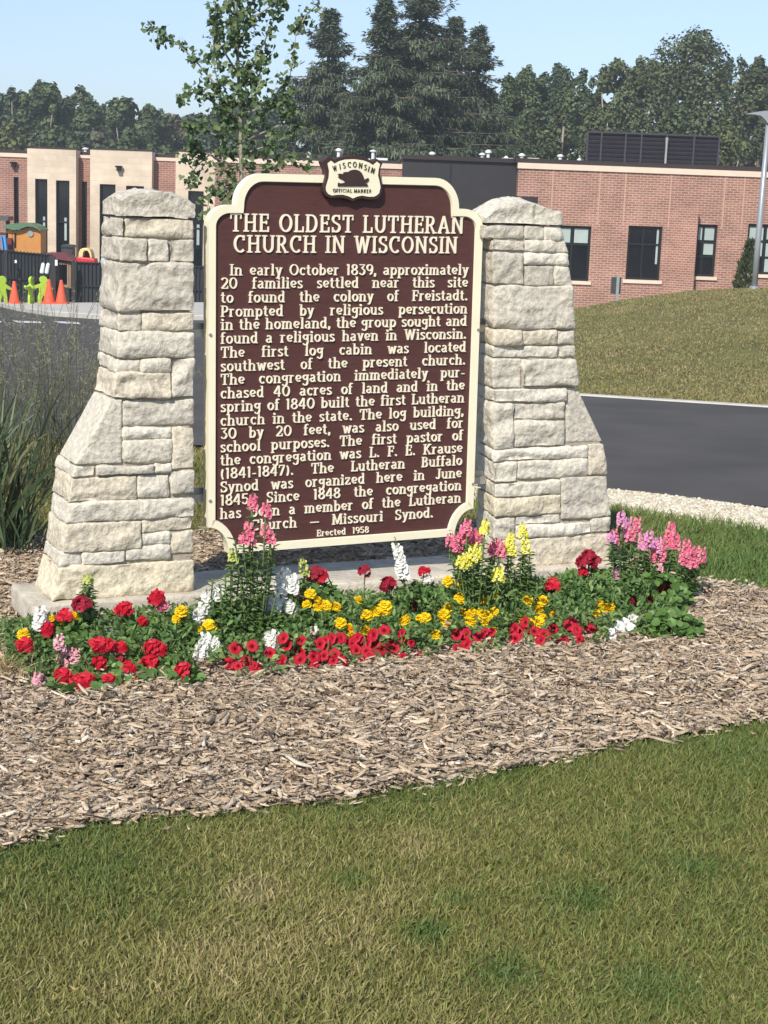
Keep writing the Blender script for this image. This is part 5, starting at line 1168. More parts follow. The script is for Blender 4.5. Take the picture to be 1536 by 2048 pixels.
def bloom_pos(px, py, v):
    P = onv(px, py, v)
    while P[2] < .045 and v > -.80: v -= .02; P = onv(px, py, v)
    return P, v
BLOOMS = []; QUEUE = []
def plant(kind, v, blooms, *a, **k):
    r_ = {'ger': .036, 'mar': .024, 'pet': .027}.get(kind, .02)
    for q in blooms: BLOOMS.append((*bloom_pos(q[0], q[1], v)[0], r_*(q[3] if len(q) > 3 else 1)))
    if kind in ('pet', 'mar', 'ger') and len(blooms) > 1 and not (kind == 'ger' and v > -.5):
        c0 = np.mean([q[:2] for q in blooms], 0); sd = np.std([q[:2] for q in blooms], 0)
        for i in range(len(blooms)//2+(1 if kind == 'pet' else 0)):
            x_, y_ = c0+rng.normal(0, 1, 2)*(sd*1.1+3); q = (float(x_), float(y_), (a[1] if len(a) > 1 else ('gold' if kind == 'mar' else 'red')), float(rng.uniform(.6, .95))); blooms = blooms+[q]; BLOOMS.append((*bloom_pos(x_, y_, v)[0], r_*q[3]))
    QUEUE.append((plant_now, (kind, v, blooms)+a, k))
def snap(v, spikes, *a, **k):
    for s_ in spikes:
        for f_ in (.15, .5, .85): BLOOMS.append((*onv(s_[0], s_[1]*(1-f_)+s_[2]*f_, v), .017))
    QUEUE.append((snap_now, (v, spikes)+a, k))
def clear_view(P, keep_back=.0):
    "leaves do not grow over the open flowers, which face the light in front"
    B = np.array(BLOOMS); rel = P-CAM; dl = np.linalg.norm(rel, axis=1); ok = np.ones(len(P), bool)
    for bx_, by_, bz_, r_ in B:
        v_ = np.array([bx_, by_, bz_])-CAM; L_ = np.linalg.norm(v_); v_ = v_/L_; t = rel @ v_
        d2 = dl**2-t**2; ok &= ~((d2 < (r_*.8)**2) & (t < L_+.004))
    return ok
def plant_now(kind, v, blooms, label, color='red', base_px=None, rx=None, n=None, h=None, add=0.0):
    pos = [bloom_pos(q[0], q[1], v)[0] for q in blooms]; bx_ = base_px if base_px is not None else np.mean([q[0] for q in blooms])
    py0 = np.mean([q[1] for q in blooms]); b0 = onv(bx_, py0, v); base_ = np.array([b0[0], b0[1], .006])
    if pos:
        mean_y = np.mean([p[1] for p in pos])
        if abs(mean_y-base_[1]) > .03: sh = np.mean(pos, 0)-b0; base_[:2] += sh[:2]
    zs = [p[2] for p in pos]; H = h if h else max(.06, np.mean(zs)*.92)
    spr = max([np.linalg.norm((p-base_)[:2]) for p in pos]+[.05]); r0 = rx if rx else min(.17, spr+.05)
    nm, cat, grp = NAMES[kind]; root = empty(nm, base_, label, cat, grp)
    b = foliage(kind, base_, H, r0, n or {'ger': 210, 'mar': 190, 'pet': 260, 'snap': 120, 'silver': 90}[kind]); link('foliage', b.mesh('foliage'), M['leaf'], root)
    for q, p in zip(blooms, pos):
        c = q[2] if len(q) > 2 else color; s_ = q[3] if len(q) > 3 else 1
        me = fm((kind, c), {'ger': lambda: geranium_mesh(c), 'mar': lambda: marigold_mesh(c), 'pet': lambda: petunia_mesh(c)}[kind])
        o = bpy.data.objects.new('flower_head', me); COL.objects.link(o); o.parent = root; o.location = tuple(p-base_); o.scale = (s_*{'ger': 1.42, 'mar': 1.2, 'pet': 1.08}.get(kind, 1)*rng.uniform(.92, 1.08),)*3; o.rotation_euler = (rng.normal(0, .08), rng.normal(0, .08), rng.uniform(-.6, .6))
        if not me.materials: me.materials.append(M['petal'])
        # stalk from the crown of the plant
        if p[2] > H*.75:
            s2 = LeafMB(); s2.stem([base_*.55+np.array([p[0], p[1], 0])*.45+np.array([0, 0, p[2]*.25]), p+np.array([0, .006, -.012])], .0021, GREEN['ger'][1], 5); link('stalk', s2.mesh('stalk'), M['leaf'], root)
    return root
def snap_now(v, spikes, label, base_px, color='pink', extra=(), nleaf=0, hl=.25):
    "spikes: (px, py_top, py_bottom[, colour]); extra: leafy tops"
    b0 = onv(base_px, 1200, v); base_ = np.array([b0[0], b0[1], .006]); root = empty('snapdragon', base_, label, 'snapdragon', NAMES['snap'][2])
    tops = [onv(s_[0], s_[2], v+rng.normal(0, .012)) for s_ in spikes]+[onv(e[0], e[1], v+rng.normal(0, .02)) for e in extra]
    b = foliage('snap', base_, 0, .05, 0, tops)
    if nleaf: 
        f2 = foliage('snap', base_, hl, .07, nleaf); b.V += f2.V; b.F += [f_+b.n for f_ in f2.F]; b.C += f2.C; b.n += f2.n
    link('foliage', b.mesh('foliage'), M['leaf'], root)
    for s_, p in zip(spikes, tops):
        c = s_[3] if len(s_) > 3 else color; Hs = float(onv(s_[0], s_[1], v)[2]-onv(s_[0], s_[2], v)[2]); fill = s_[4] if len(s_) > 4 else 1.15
        o = bpy.data.objects.new('flower_spike', spike_mesh(c, max(.03, Hs), fill, .22 if Hs > .07 else .1)); COL.objects.link(o); o.data.materials.append(M['petal']); o.parent = root; o.location = tuple(p-base_); o.rotation_euler = (rng.normal(0, .06), rng.normal(0, .06)+(s_[5] if len(s_) > 5 else 0), 0)
    return root
G_ = 'ger'; A_ = 'mar'; P_ = 'pet'
# --- geraniums
plant(G_, -.36, [(96, 1260), (130, 1235), (165, 1210, 'darkred')], 'three-headed red geranium leaning on the left plinth corner, behind the pale pink snapdragon', rx=.12)
plant(G_, -.52, [(51, 1291)], 'single red geranium head at the far left tip of the bed, under a yellow marigold', rx=.07, n=90)
plant(G_, -.70, [(128, 1355), (173, 1363), (160, 1368)], 'low red geranium at the bed front just below the pale pink snapdragon', rx=.11)
plant(G_, -.66, [(198, 1291), (200, 1330), (242, 1296, 'red', .8), (255, 1338, 'red', .85), (246, 1377, 'red', .7), (268, 1368, 'red', .7), (240, 1322, 'darkred', .6)], 'largest red geranium with many heads at the bed front below the left pillar', rx=.16, n=260)
plant(G_, -.66, [(309, 1296), (301, 1327), (320, 1300, 'red', .8)], 'red geranium with two stacked heads near the white snapdragons on the left', rx=.12, n=190)
plant(G_, -.28, [(253, 1221), (285, 1244, 'red', .8)], 'bright red geranium against the plinth below the middle of the left pillar', rx=.09)
plant(G_, -.26, [(317, 1197), (323, 1214, 'pink', .8)], 'tall ragged red geranium with a drooping pink part below the left pillar', rx=.08, h=.10)
plant(G_, -.69, [(371, 1343), (364, 1346, 'red', .8)], 'small red geranium beside the white snapdragons at the front edge', rx=.08, n=100)
plant(G_, -.27, [(632, 1150, 'darkred'), (645, 1153, 'red')], 'dark red geranium under the marker next to the white snapdragon cluster', rx=.10)
plant(G_, -.24, [(730, 1143, 'darkred', .8)], 'lone thin red geranium standing in front of the bare plinth', rx=.06, n=60, h=.07)
plant(G_, -.27, [(780, 1171, 'darkred'), (772, 1176, 'darkred', .7)], 'dark wine-red geranium in front of the plinth below the white spike', rx=.08, n=80, h=.08)
plant(G_, -.30, [(847, 1144, 'red', .7), (828, 1213, 'darkred', .7), (857, 1163, 'white', .8)], 'leafy geranium with a tiny red bud and pale leaves right of the white spike', rx=.13, n=240, h=.15)
plant(G_, -.30, [(1106, 1173), (1100, 1178, 'darkred', .7)], 'red geranium in front of the right pillar plinth, above the yellow marigolds', rx=.08, h=.10)
plant(G_, -.26, [(1178, 1113, 'darkred'), (1168, 1126, 'darkred'), (1190, 1127, 'darkred'), (1168, 1147, 'red', .8)], 'dark red flower cluster against the foot of the right pillar', rx=.14, n=260, h=.16)
plant(G_, -.34, [(1324, 1176, 'red', .85), (1269, 1202, 'darkred', .6), (1300, 1198, 'darkred', .6)], 'geranium with big round green leaves and few red heads at the bed right end', base_px=1300, rx=.18, n=380, h=.15)
plant(G_, -.58, [(1340, 1262, 'darkred', .35)], 'low leafy green geranium without open flowers at the bed right corner', base_px=1318, rx=.13, n=220, h=.10)
# --- marigolds
plant(A_, -.50, [(47, 1268)], 'single yellow marigold at the far left tip of the bed', 'gold', rx=.07, n=80)
plant(A_, -.34, [(148, 1231, 'gold', .8), (102, 1236, 'gold', .6)], 'small yellow marigold tucked behind red geraniums at the left plinth corner', 'gold', rx=.08, n=90)
plant(A_, -.42, [(363, 1222), (353, 1240, 'gold', .7)], 'yellow marigold pair below the right edge of the left pillar', 'gold', rx=.10, n=150)
plant(A_, -.46, [(420, 1252), (400, 1259, 'gold', .6)], 'yellow marigold just right of the white snapdragon and left of the tall pink one', 'gold', rx=.10, n=140)
plant(A_, -.40, [(621, 1187, 'gold', .85), (636, 1214), (651, 1211), (672, 1214)], 'yellow marigold with a row of heads right of the white snapdragon cluster', 'gold', rx=.12)
plant(A_, -.54, [(681, 1246), (700, 1254, 'orange', .7), (731, 1262)], 'yellow marigold just above the densest red petunias', 'gold', rx=.11)
plant(A_, -.34, [(717, 1200, 'gold', .9)], 'single golden marigold in front of the bare plinth, under a red geranium', 'gold', rx=.09, n=110)
plant(A_, -.46, [(733, 1230), (752, 1224), (770, 1213, 'gold', 1.1)], 'marigold with three golden heads in a rising line mid bed', 'gold', rx=.12)
plant(A_, -.52, [(806, 1245), (851, 1235), (840, 1238, 'gold', .8)], 'marigold with two wide-set heads right of the three in a line', 'gold', rx=.13)
plant(A_, -.30, [(897, 1162), (922, 1171, 'gold', .7)], 'orange-yellow marigold just below the pink and yellow snapdragon clump', 'gold', rx=.10, n=130)
plant(A_, -.42, [(922, 1197), (946, 1198, 'orange', .6), (964, 1200, 'gold', 1.1), (896, 1217)], 'marigold with heads spread wide below the yellow snapdragons', 'gold', rx=.14)
plant(A_, -.52, [(940, 1231), (963, 1228, 'gold', 1.1), (942, 1244, 'gold', 1.1), (975, 1234), (989, 1223, 'gold', .8), (891, 1247)], 'fullest marigold with a tight clump of heads in mid bed', 'gold', rx=.14)
plant(A_, -.62, [(871, 1271)], 'single yellow marigold low among green leaves at the front edge', 'gold', rx=.10, n=150)
plant(A_, -.60, [(987, 1262, 'gold', .85)], 'single flat yellow marigold at the front, right of four red petunias', 'gold', rx=.10, n=140)
plant(A_, -.42, [(1056, 1201), (1086, 1202, 'gold', 1.1), (1076, 1220), (1105, 1228, 'gold', .7)], 'marigold with four heads in front of the right pillar plinth', 'gold', rx=.12)
plant(A_, -.54, [(1049, 1243, 'gold', 1.15), (1077, 1246, 'gold', 1.1)], 'marigold with two large heads just above the right red petunias', 'gold', rx=.10)
plant(A_, -.44, [(1200, 1205, 'gold', .7), (1193, 1227, 'gold', .9), (1212, 1218, 'gold', 1.1)], 'rightmost marigold with three heads in dark green leaves', 'gold', rx=.14, n=220)
# --- petunias
pt_ = [([(471, 1297), (504, 1292), (459, 1325), (493, 1322), (510, 1335)], 'red petunia between two white snapdragons on the left'), ([(573, 1291), (599, 1304), (599, 1318), (562, 1322), (565, 1276)], 'red petunia just right of the white flower spike'),
       ([(629, 1313), (625, 1332), (638, 1288), (661, 1278), (682, 1276), (669, 1309), (683, 1322), (650, 1292)], 'spreading red petunia left of the densest red mass'), ([(703, 1284), (711, 1301), (732, 1287), (732, 1303), (725, 1327), (745, 1270), (765, 1298), (769, 1260), (718, 1292), (750, 1290), (712, 1275)], 'densest red petunia mass at the middle of the front edge'),
       ([(788, 1297), (802, 1266, 'petred', .8), (823, 1286, 'petred', .7), (835, 1312, 'darkred', .8)], 'thin red petunia with a dark fading bloom right of the densest mass'), ([(913, 1270), (931, 1266), (931, 1288), (959, 1275)], 'red petunia with four blooms under the marigold clump'),
       ([(1028, 1258), (1030, 1276), (1069, 1262), (1090, 1269), (1080, 1280), (1108, 1257)], 'red petunia below the two large marigold heads'), ([(1126, 1283), (1138, 1250), (1144, 1247), (1154, 1260), (1178, 1255, 'petred', .8)], 'rightmost red petunia at the front edge')]
for bl__, lb in pt_: plant(P_, -.70, bl__, lb, 'petred', rx=.13, n=260, h=.11)
plant(P_, -.60, [(1267, 1235, 'white', .9), (1240, 1254, 'white', 1.05), (1255, 1250, 'white', .8), (1223, 1262, 'white', .6), (1248, 1243, 'white', .6)], 'white petunia at the right end of the bed', 'white', rx=.12, n=200, h=.09)
# --- snapdragons
snap(-.45, [(504, 988, 1016), (531, 1006, 1032), (497, 1042, 1064), (487, 1064, 1086), (500, 1062, 1088), (529, 1048, 1074), (540, 1060, 1085)], 'tallest pink snapdragon rising in front of the marker lower left corner', 515, 'pink', [(470, 1080), (552, 1060), (500, 1110), (540, 1100), (515, 1120), (480, 1130)], 60, .22)
snap(-.44, [(465, 1098, 1122, 'lime', .5)], 'tall green unopened snapdragon stalk left of the pink one', 463, 'yellow', [(450, 1150), (478, 1145), (440, 1170), (462, 1130)], 60, .18)
snap(-.36, [(570, 1138, 1168, 'white', 1.6), (562, 1146, 1180, 'white', 1.5), (584, 1148, 1180, 'white', 1.4), (588, 1172, 1190, 'pink', .8), (548, 1188, 1216, 'white', 1.6), (535, 1196, 1222, 'white', 1.5), (563, 1190, 1220, 'white', 1.6), (577, 1200, 1222, 'white', 1.4), (585, 1204, 1224, 'white', 1.2)], 'broad white snapdragon clump with stacked heads under the marker left half', 565, 'white', [(600, 1170), (540, 1180)], 50, .16)
snap(-.30, [(608, 1116, 1150, 'lime', .8)], 'short cream-green snapdragon bud spike just left of the dark red geranium', 606, 'yellow', [(600, 1160), (615, 1165)], 20, .1)
snap(-.34, [(403, 1208, 1236, 'white', 1.2), (412, 1178, 1215, 'white', .6), (436, 1168, 1200, 'white', .5), (395, 1222, 1240, 'white', 1.1)], 'loose white snapdragon against the plinth right of the left pillar', 415, 'white', [(425, 1160), (450, 1190), (400, 1195), (440, 1215)], 60, .13)
snap(-.60, [(412, 1268, 1298, 'white', 1.6), (428, 1276, 1300, 'white', 1.4), (400, 1290, 1318, 'white', 1.6), (412, 1306, 1330, 'white', 1.6), (438, 1324, 1346, 'white', 1.5), (395, 1308, 1326, 'white', 1.3), (405, 1330, 1348, 'white', .9), (430, 1330, 1348, 'white', 1.3)], 'dense white snapdragon at the front edge left of the red petunias', 415, 'white', [(430, 1300), (445, 1310)], 40, .1)
snap(-.62, [(540, 1258, 1300, 'white', 1.4), (532, 1276, 1306, 'white', 1.3), (548, 1262, 1296, 'white', 1.2)], 'white flower spike standing between two red petunias at the front', 540, 'white', [(550, 1300)], 30, .08)
snap(-.50, [(625, 1256, 1275, 'white', 1.2), (632, 1262, 1276, 'white', 1)], 'tiny white snapdragon just above the red petunias', 626, 'white', [(620, 1270)], 20, .08)
snap(-.32, [(806, 1072, 1152, 'white', .8, -.28)], 'leaning white flower spike crossing the bare plinth below the marker', 836, 'white', [(838, 1165), (846, 1175)], 20, .1)
snap(-.58, [(117, 1268, 1296, 'palepink', 1.2), (135, 1292, 1322, 'palepink', 1.4), (120, 1298, 1326, 'palepink', 1.3), (150, 1296, 1326, 'palepink', 1.3), (128, 1310, 1338, 'palepink', 1.3)], 'pale pink snapdragon among red geraniums at the left end of the bed', 135, 'palepink', [(110, 1330), (155, 1330)], 50, .12)
snap(-.74, [(74, 1344, 1374, 'palepink', 1.1), (84, 1350, 1378, 'palepink', .8)], 'faded pale pink snapdragon low at the bottom left corner of the bed', 80, 'palepink', [(92, 1370)], 20, .06)
snap(-.34, [(81, 1214, 1250, 'white', .9), (76, 1232, 1258, 'white', .9)], 'cream snapdragon against the left end of the plinth', 80, 'white', [(90, 1240)], 20, .1)
snap(-.30, [(175, 1152, 1165, 'lime', .2)], 'green leafy stalk without flowers in front of the left pillar foot', 172, 'yellow', [(170, 1160), (180, 1172), (165, 1185), (186, 1190), (176, 1150)], 30, .13)
snap(-.40, [(933, 1038, 1070), (926, 1046, 1084), (909, 1060, 1100), (900, 1068, 1092), (916, 1072, 1104), (948, 1056, 1090), (956, 1062, 1088), (990, 1076, 1106), (1000, 1080, 1112), (984, 1084, 1110)], 'full pink snapdragon clump covering the marker lower right corner', 948, 'pink', [(960, 1110), (930, 1110), (985, 1120)], 80, .2)
snap(-.46, [(969, 1038, 1066), (955, 1086, 1118), (945, 1090, 1120), (928, 1100, 1136), (920, 1110, 1136), (940, 1104, 1130), (998, 1134, 1160), (990, 1140, 1162)], 'yellow snapdragon mixed into the pink clump left of the right pillar', 955, 'yellow', [(975, 1130), (960, 1150), (935, 1150)], 100, .17)
snap(-.36, [(1022, 1058, 1108), (1016, 1076, 1108)], 'single yellow snapdragon spike against the right pillar, left of two', 1022, 'yellow', [(1015, 1130), (1030, 1140)], 26, .14)
snap(-.36, [(1046, 1044, 1078), (1050, 1072, 1106, 'yellow', .8)], 'single yellow snapdragon spike against the right pillar, right of two', 1050, 'yellow', [(1045, 1110), (1060, 1105), (1040, 1130), (1062, 1130)], 40, .16)
snap(-.30, [(1243, 1018, 1052, 'lav'), (1256, 1034, 1062, 'lav'), (1272, 1034, 1062, 'pink'), (1228, 1058, 1086, 'pink'), (1222, 1064, 1082, 'lav'), (1250, 1056, 1082, 'lav'), (1232, 1138, 1158, 'lav', .9)], 'lavender-pink snapdragon at the right edge of the right pillar', 1245, 'lav', [(1240, 1100), (1262, 1095), (1225, 1110)], 90, .2)
snap(-.34, [(1300, 1060, 1092, 'lav'), (1292, 1066, 1096, 'pink'), (1314, 1070, 1104, 'lav'), (1306, 1088, 1122, 'pink'), (1322, 1080, 1120, 'pink'), (1342, 1034, 1084, 'pink'), (1334, 1050, 1092, 'pink'), (1316, 1124, 1140, 'palepink', .8), (1285, 1062, 1098, 'lav'), (1262, 1050, 1080, 'pink'), (1350, 1060, 1096, 'pink')], 'tall pink and lavender snapdragon right of the right pillar', 1310, 'pink', [(1285, 1110), (1330, 1110), (1300, 1130), (1345, 1100)], 110, .2)
snap(-.38, [(1373, 1072, 1112), (1381, 1084, 1122), (1392, 1086, 1124), (1402, 1094, 1122), (1364, 1096, 1128), (1386, 1104, 1134), (1374, 1108, 1132)], 'coral pink snapdragon standing farthest right over the lawn', 1372, 'pink', [(1360, 1130), (1380, 1140), (1350, 1150), (1366, 1160)], 60, .17)
# --- build them all, now that every open flower has its place
for fn_, a_, k_ in QUEUE: fn_(*a_, **k_)
# --- silver foliage
for px, py, v, lb in ((208, 1246, -.38, 'silver-grey foliage plant between red geraniums below the left pillar'), (492, 1185, -.38, 'silver-grey foliage plant just left of the broad white snapdragon')):
    p = onv(px, py, v); base_ = np.array([p[0], p[1], .006]); root = empty('dusty_miller', base_, lb, 'foliage plant', 'silver foliage plants in the bed'); link('foliage', foliage('silver', base_, .1, .06, 60).mesh('foliage'), M['leaf'], root)
# low green filler between the plants: ground cover nobody could count
b = LeafMB(); n = 16000; u = rng.uniform(-1.44, 1.22, n); vv = -.15-.64*rng.random(n)
vfront = np.interp(u, [-1.45, -1.2, -.76, -.2, .22, 1.15, 1.25], [-.72, -.78, -.73, -.74, -.71, -.73, -.5]); ok = vv > vfront; u, vv = u[ok], vv[ok]; n = len(u)
q = SIGN_C[None, :2]+u[:, None]*RT[None, :2]-vv[:, None]*NN[None, :2]; z = .008+.145*rng.random(n)**.75*(1-.55*np.abs(vv+.38)/.4)
P = np.concatenate([q, z[:, None]], 1); b.leaves(P, rand_dir(n)+np.array([0, -.2, .4]), norm(np.array([0, -.2, 1])+rng.normal(0, .4, (n, 3))), rng.uniform(.02, .036, n), rng.uniform(.008, .018, n), palette(n, GREEN['ger']+GREEN['pet']+GREEN['mar'], jit=.2), cull=True)
tag(link('ground_cover', b.mesh('ground_cover'), M['leaf']), kind='stuff')
# dry grass tuft at the left end
bt = onground(12, 1372); n = 260; P = np.stack([bt[0]+rng.normal(-.02, .05, n), bt[1]+rng.normal(.05, .06, n), np.full(n, .01)], 1)
D = norm(np.stack([rng.normal(0, .45, n), rng.normal(-.1, .4, n), np.ones(n)], 1)); V, F4, F3 = blades(P, D, rng.uniform(.06, .17, n), rng.uniform(.0025, .005, n), np.concatenate([rng.normal(0, .35, (n, 2)), -np.abs(rng.normal(.15, .15, (n, 1)))], 1))
c = palette(n, [(.50, .38, .20), (.58, .46, .27), (.40, .29, .14)]); tag(link('dry_grass_tuft', mesh_np('dry_grass_tuft', V, [F4, F3], np.concatenate([c, c])), M['grass'], None, bt), 'straw-coloured dry grass tuft at the left end of the flower bed', 'grass tuft')
# dropped petals on the mulch
b = LeafMB(); n = 46; u = rng.uniform(-1.4, 1.5, n); vv = -.72-np.abs(rng.normal(0, .07, n)); q = SIGN_C[None, :2]+u[:, None]*RT[None, :2]-vv[:, None]*NN[None, :2]
b.leaves(np.concatenate([q, rng.uniform(.024, .032, (n, 1))], 1), rng.normal(0, 1, (n, 3))*np.array([1, 1, .2]), np.array([0, 0, 1.])+rng.normal(0, .3, (n, 3)), .016, .014, palette(n, FC['red']+FC['palepink']+FC['darkred']))
tag(link('fallen_petals', b.mesh('fallen_petals'), M['petal']), kind='stuff')
# ================================================================== TALL GRASSES LEFT OF THE PILLAR
def arching(name, label, base_, n, L0, L1, wd, lean, cols, spread, segs=7, droop=.9, side=None):
    V = []; F = []; C = []
    for i in range(n):
        p = base_+np.array([rng.normal(0, spread), rng.normal(0, spread*.7), 0]); az = rng.uniform(0, 6.28) if side is None else rng.normal(side, 1.2); le = abs(rng.normal(0, lean)); d = np.array([math.cos(az)*le, math.sin(az)*le, 1.]); d /= np.linalg.norm(d)
        L_ = rng.uniform(L0, L1); w0 = wd*rng.uniform(.6, 1.2); hor = np.array([math.cos(az), math.sin(az), 0]); sd = norm(np.cross(d, rng.normal(size=3)))
        b = len(V); dr = droop*rng.uniform(.2, 1.0)
        for k in range(segs+1):
            t = k/segs; c_ = p+d*L_*t+hor*L_*dr*.42*t**2.2-np.array([0, 0, 1])*L_*dr*.36*t**3; ww = w0*(1-t**2.5)*(.55+.45*min(1, t*4))
            V += [c_-sd*ww/2, c_+sd*ww/2]
        col = np.array(cols[rng.integers(len(cols))])*rng.uniform(.8, 1.2)
        for k in range(segs): F.append((b+2*k, b+2*k+1, b+2*k+3, b+2*k+2)); C.append(col)
    return np.array(V), np.array(F), np.array(C)
b0 = onground(28, 1112); V, F, C = arching('', '', np.array([b0[0]-.11, b0[1]+.05, .0]), 210, .45, 1.06, .017, .28, [(.08, .135, .065), (.105, .16, .08), (.06, .10, .05), (.15, .19, .10), (.19, .195, .10)], .10)
t = empty('reed_clump', np.array([b0[0]-.05, b0[1]+.05, 0]), 'dark green clump of broad upright reed blades left of the left pillar', 'ornamental grass')
link('blades', mesh_np('blades', V, F, C), M['blade'], t)
def wispy(px, py, n, H0, H1, sp, label, sd_=0.0):
    b0 = onground(px, py); bs = np.array([b0[0], b0[1], float(terrain(b0[0], b0[1]))]); t = empty('switchgrass', bs, label, 'ornamental grass', 'feathery grasses beside the left pillar')
    V, F, C = arching('', '', bs, n//4, H0*.4, H1*.62, .007, .34, [(.06, .085, .04), (.08, .10, .05), (.05, .07, .035)], sp, 6, .5); link('blades', mesh_np('blades', V, F, C), M['blade'], t)
    b = LeafMB()
    for i in range(n):
        p = bs+np.append(rng.normal(0, sp, 2), 0); az = rng.uniform(0, 6.28); le = abs(rng.normal(0, .34)); H_ = rng.uniform(H0*.75, H1); tip = p+np.array([math.cos(az)*le*H_+sd_*H_, math.sin(az)*le*H_, H_]); mid = p*.5+tip*.5+np.array([0, 0, H_*.06])-np.array([math.cos(az), math.sin(az), 0])*le*H_*.1
        b.stem([p, mid, tip], [.0022, .0018, .001], (.16, .165, .09), 3)
        m_ = 34; s_ = rng.uniform(.45, 1, m_)[:, None]; Q = mid*(1-s_)+tip*s_; D = norm(rng.normal(size=(m_, 3))+np.array([0, 0, .5])); L_ = rng.uniform(.03, .10, m_)*(1.25-s_[:, 0])
        V_, F4, F3 = blades(Q, D, L_, np.full(m_, .0017), rng.normal(0, .15, (m_, 3))); c = palette(m_, [(.36, .35, .23), (.28, .30, .18), (.42, .38, .26)])
        b.add(V_, F4, c); b.add(np.zeros((0, 3)), np.zeros((0, 4), int), np.zeros((0, 3))); 
    link('panicles', mesh_np('panicles', np.concatenate(b.V), [f_ for f_ in b.F if len(f_)], np.concatenate(b.C)), M['blade'], t)
wispy(135, 985, 120, .72, 1.12, .17, 'feathery thin grass with see-through seed heads close behind the left pillar')
wispy(45, 985, 90, .8, 1.22, .2, 'feathery thin grass with see-through seed heads behind the reed clump')

# ================================================================== TREES
def trunk_mesh(paths, name, mat, parent):
    m = MB()
    for pts, rad in paths: m.tube(pts, rad, 8)
    return m.build(name, mat, parent, smooth=True)
def cards(P, Nrm, size, cols, aspect=.75):
    n = len(P); D = norm(np.cross(Nrm, rng.normal(size=(n, 3)))); V, F = leafset(P-D*size[:, None]*.5, D, Nrm, size, size*aspect, t1=.28, w1=.95, t2=.72, w2=.95, fold=.12, droop=.15)
    return V, F, np.repeat(cols, 2, 0)
def broadleaf(px, top, hw, D, label, tone, zbot=None, n=5200, upright=.5, leaf=.20, cat='tree', grp='trees beyond the school', gy=None, lobes=34):
    "tree standing D metres away: crown top at photo row `top`, half width hw photo pixels"
    x = X(px, top, D); zt = Z(px, top, D); g_ = float(terrain(x, D)) if gy is None else gy; r_ = hw*D/FPX; H = zt-g_; zb_ = g_+H*.02 if zbot is None else zbot; n = int(n*3.0); r_ = r_*(1.12 if px > 1000 else 1.4)
    root = empty('broadleaf_tree', (x, D, g_), label, cat, grp); lr = np.random.default_rng(int(px*7+top))
    # lobes through an egg-shaped crown
    cs = []; rs = []
    for i in range(lobes):
        t = lr.random()**.95; zz = zb_+(zt-zb_)*(.12+.80*t); w_ = r_*math.sin(math.pi*min(1, (.30+.60*t)))**.5*(1.0 if t < .75 else 1.05); a = lr.uniform(0, 6.28); q = math.sqrt(lr.random())*.80
        rr = r_*lr.uniform(.30, .52)*(1-.3*t); cs.append((x+math.cos(a)*w_*q, D+math.sin(a)*w_*q, min(zz, zt-rr*.9))); rs.append(rr)
    # sprouts that make the top edge uneven
    for i in range(9):
        a = lr.uniform(-1, 1); cs.append((x+a*r_*.75, D+lr.uniform(-.5, .5)*r_, zt-abs(a)**1.6*(zt-zb_)*.22-r_*.16)); rs.append(r_*lr.uniform(.12, .2))
    cs = np.array(cs); rs = np.array(rs); k = lr.choice(len(cs), n, p=rs**2/(rs**2).sum()); d = norm(lr.normal(size=(n, 3))*np.array([1, 1, 1+upright])); rad = rs[k]*(.72+.36*lr.random(n)); P = cs[k]+d*rad[:, None]*np.array([1, 1, 1.05+upright*.5])
    P += np.array([0, 0, 1])*(lr.random(n)**6*r_*.25*upright)[:, None]
    lum = lr.normal(1, .16, len(cs))[k][:, None]; col = np.asarray(tone)[lr.choice(len(tone), n)]*lum*(1+lr.normal(0, .14, (n, 1)))
    V, F, c = cards(P, norm(d+lr.normal(0, .55, (n, 3))+np.array([0, 0, .35])), leaf*lr.uniform(.6, 1.3, n), np.clip(col, .004, .5)); link('crown', mesh_np('crown', V, F, c), M['farleaf'], root)
    limbs = [([(x, D, g_-.1), (x+r_*.03, D, g_+H*.25), (x-.02*r_, D, g_+H*.62)], [.03*H*.5+.06, .02*H*.5+.05, .05])]
    for i in range(7):
        e = cs[lr.integers(len(cs))]; s0 = np.array([x, D, g_+H*lr.uniform(.2, .5)]); limbs.append(([s0, (s0+e)/2+np.array([0, 0, -.3]), e], [.09, .06, .03]))
    trunk_mesh(limbs, 'trunk', M['palebark'], root); return root
TG = [(.088, .125, .056), (.11, .145, .064), (.074, .108, .052), (.13, .165, .07)]; TB = [(.084, .122, .07), (.10, .138, .078), (.072, .106, .066)]; TY = [(.18, .185, .075), (.15, .16, .066), (.12, .14, .06)]; TBR = [(.14, .12, .08), (.12, .112, .076), (.105, .112, .07)]; TO = [(.14, .155, .075), (.115, .138, .066), (.092, .12, .06)]
zr_ = -1.0
for a in [ # right of the spruces
    (1015, 158, 46, 98, 'narrow broadleaf tree against the right flank of the right spruce', TG), (1062, 132, 52, 104, 'round-topped broadleaf tree directly right of the spruces', TG), (1108, 124, 50, 106, 'broadleaf tree whose twin sprouts stand second right of the spruces', TB),
    (1166, 138, 50, 104, 'lower broadleaf tree behind the left end of the louvred roof screen', TG), (1236, 122, 58, 102, 'broadleaf tree rising above the left part of the louvred roof screen', TO), (1300, 104, 56, 104, 'broadleaf tree leaning on the left flank of the largest one', TO),
    (1400, 68, 112, 100, 'largest broad tree crown above the right end of the roof screen', TO), (1476, 108, 52, 108, 'shaded broadleaf tree between the largest crown and the lamp post', TB), (1528, 112, 46, 99, 'tree with a slightly rusty top behind the lamp post', TBR+TG), (1590, 90, 60, 103, 'tree at the right edge beyond the lamp post', TG)]:
    broadleaf(*a, n=6000 if a[2] < 100 else 10000, lobes=34 if a[2] < 100 else 60)
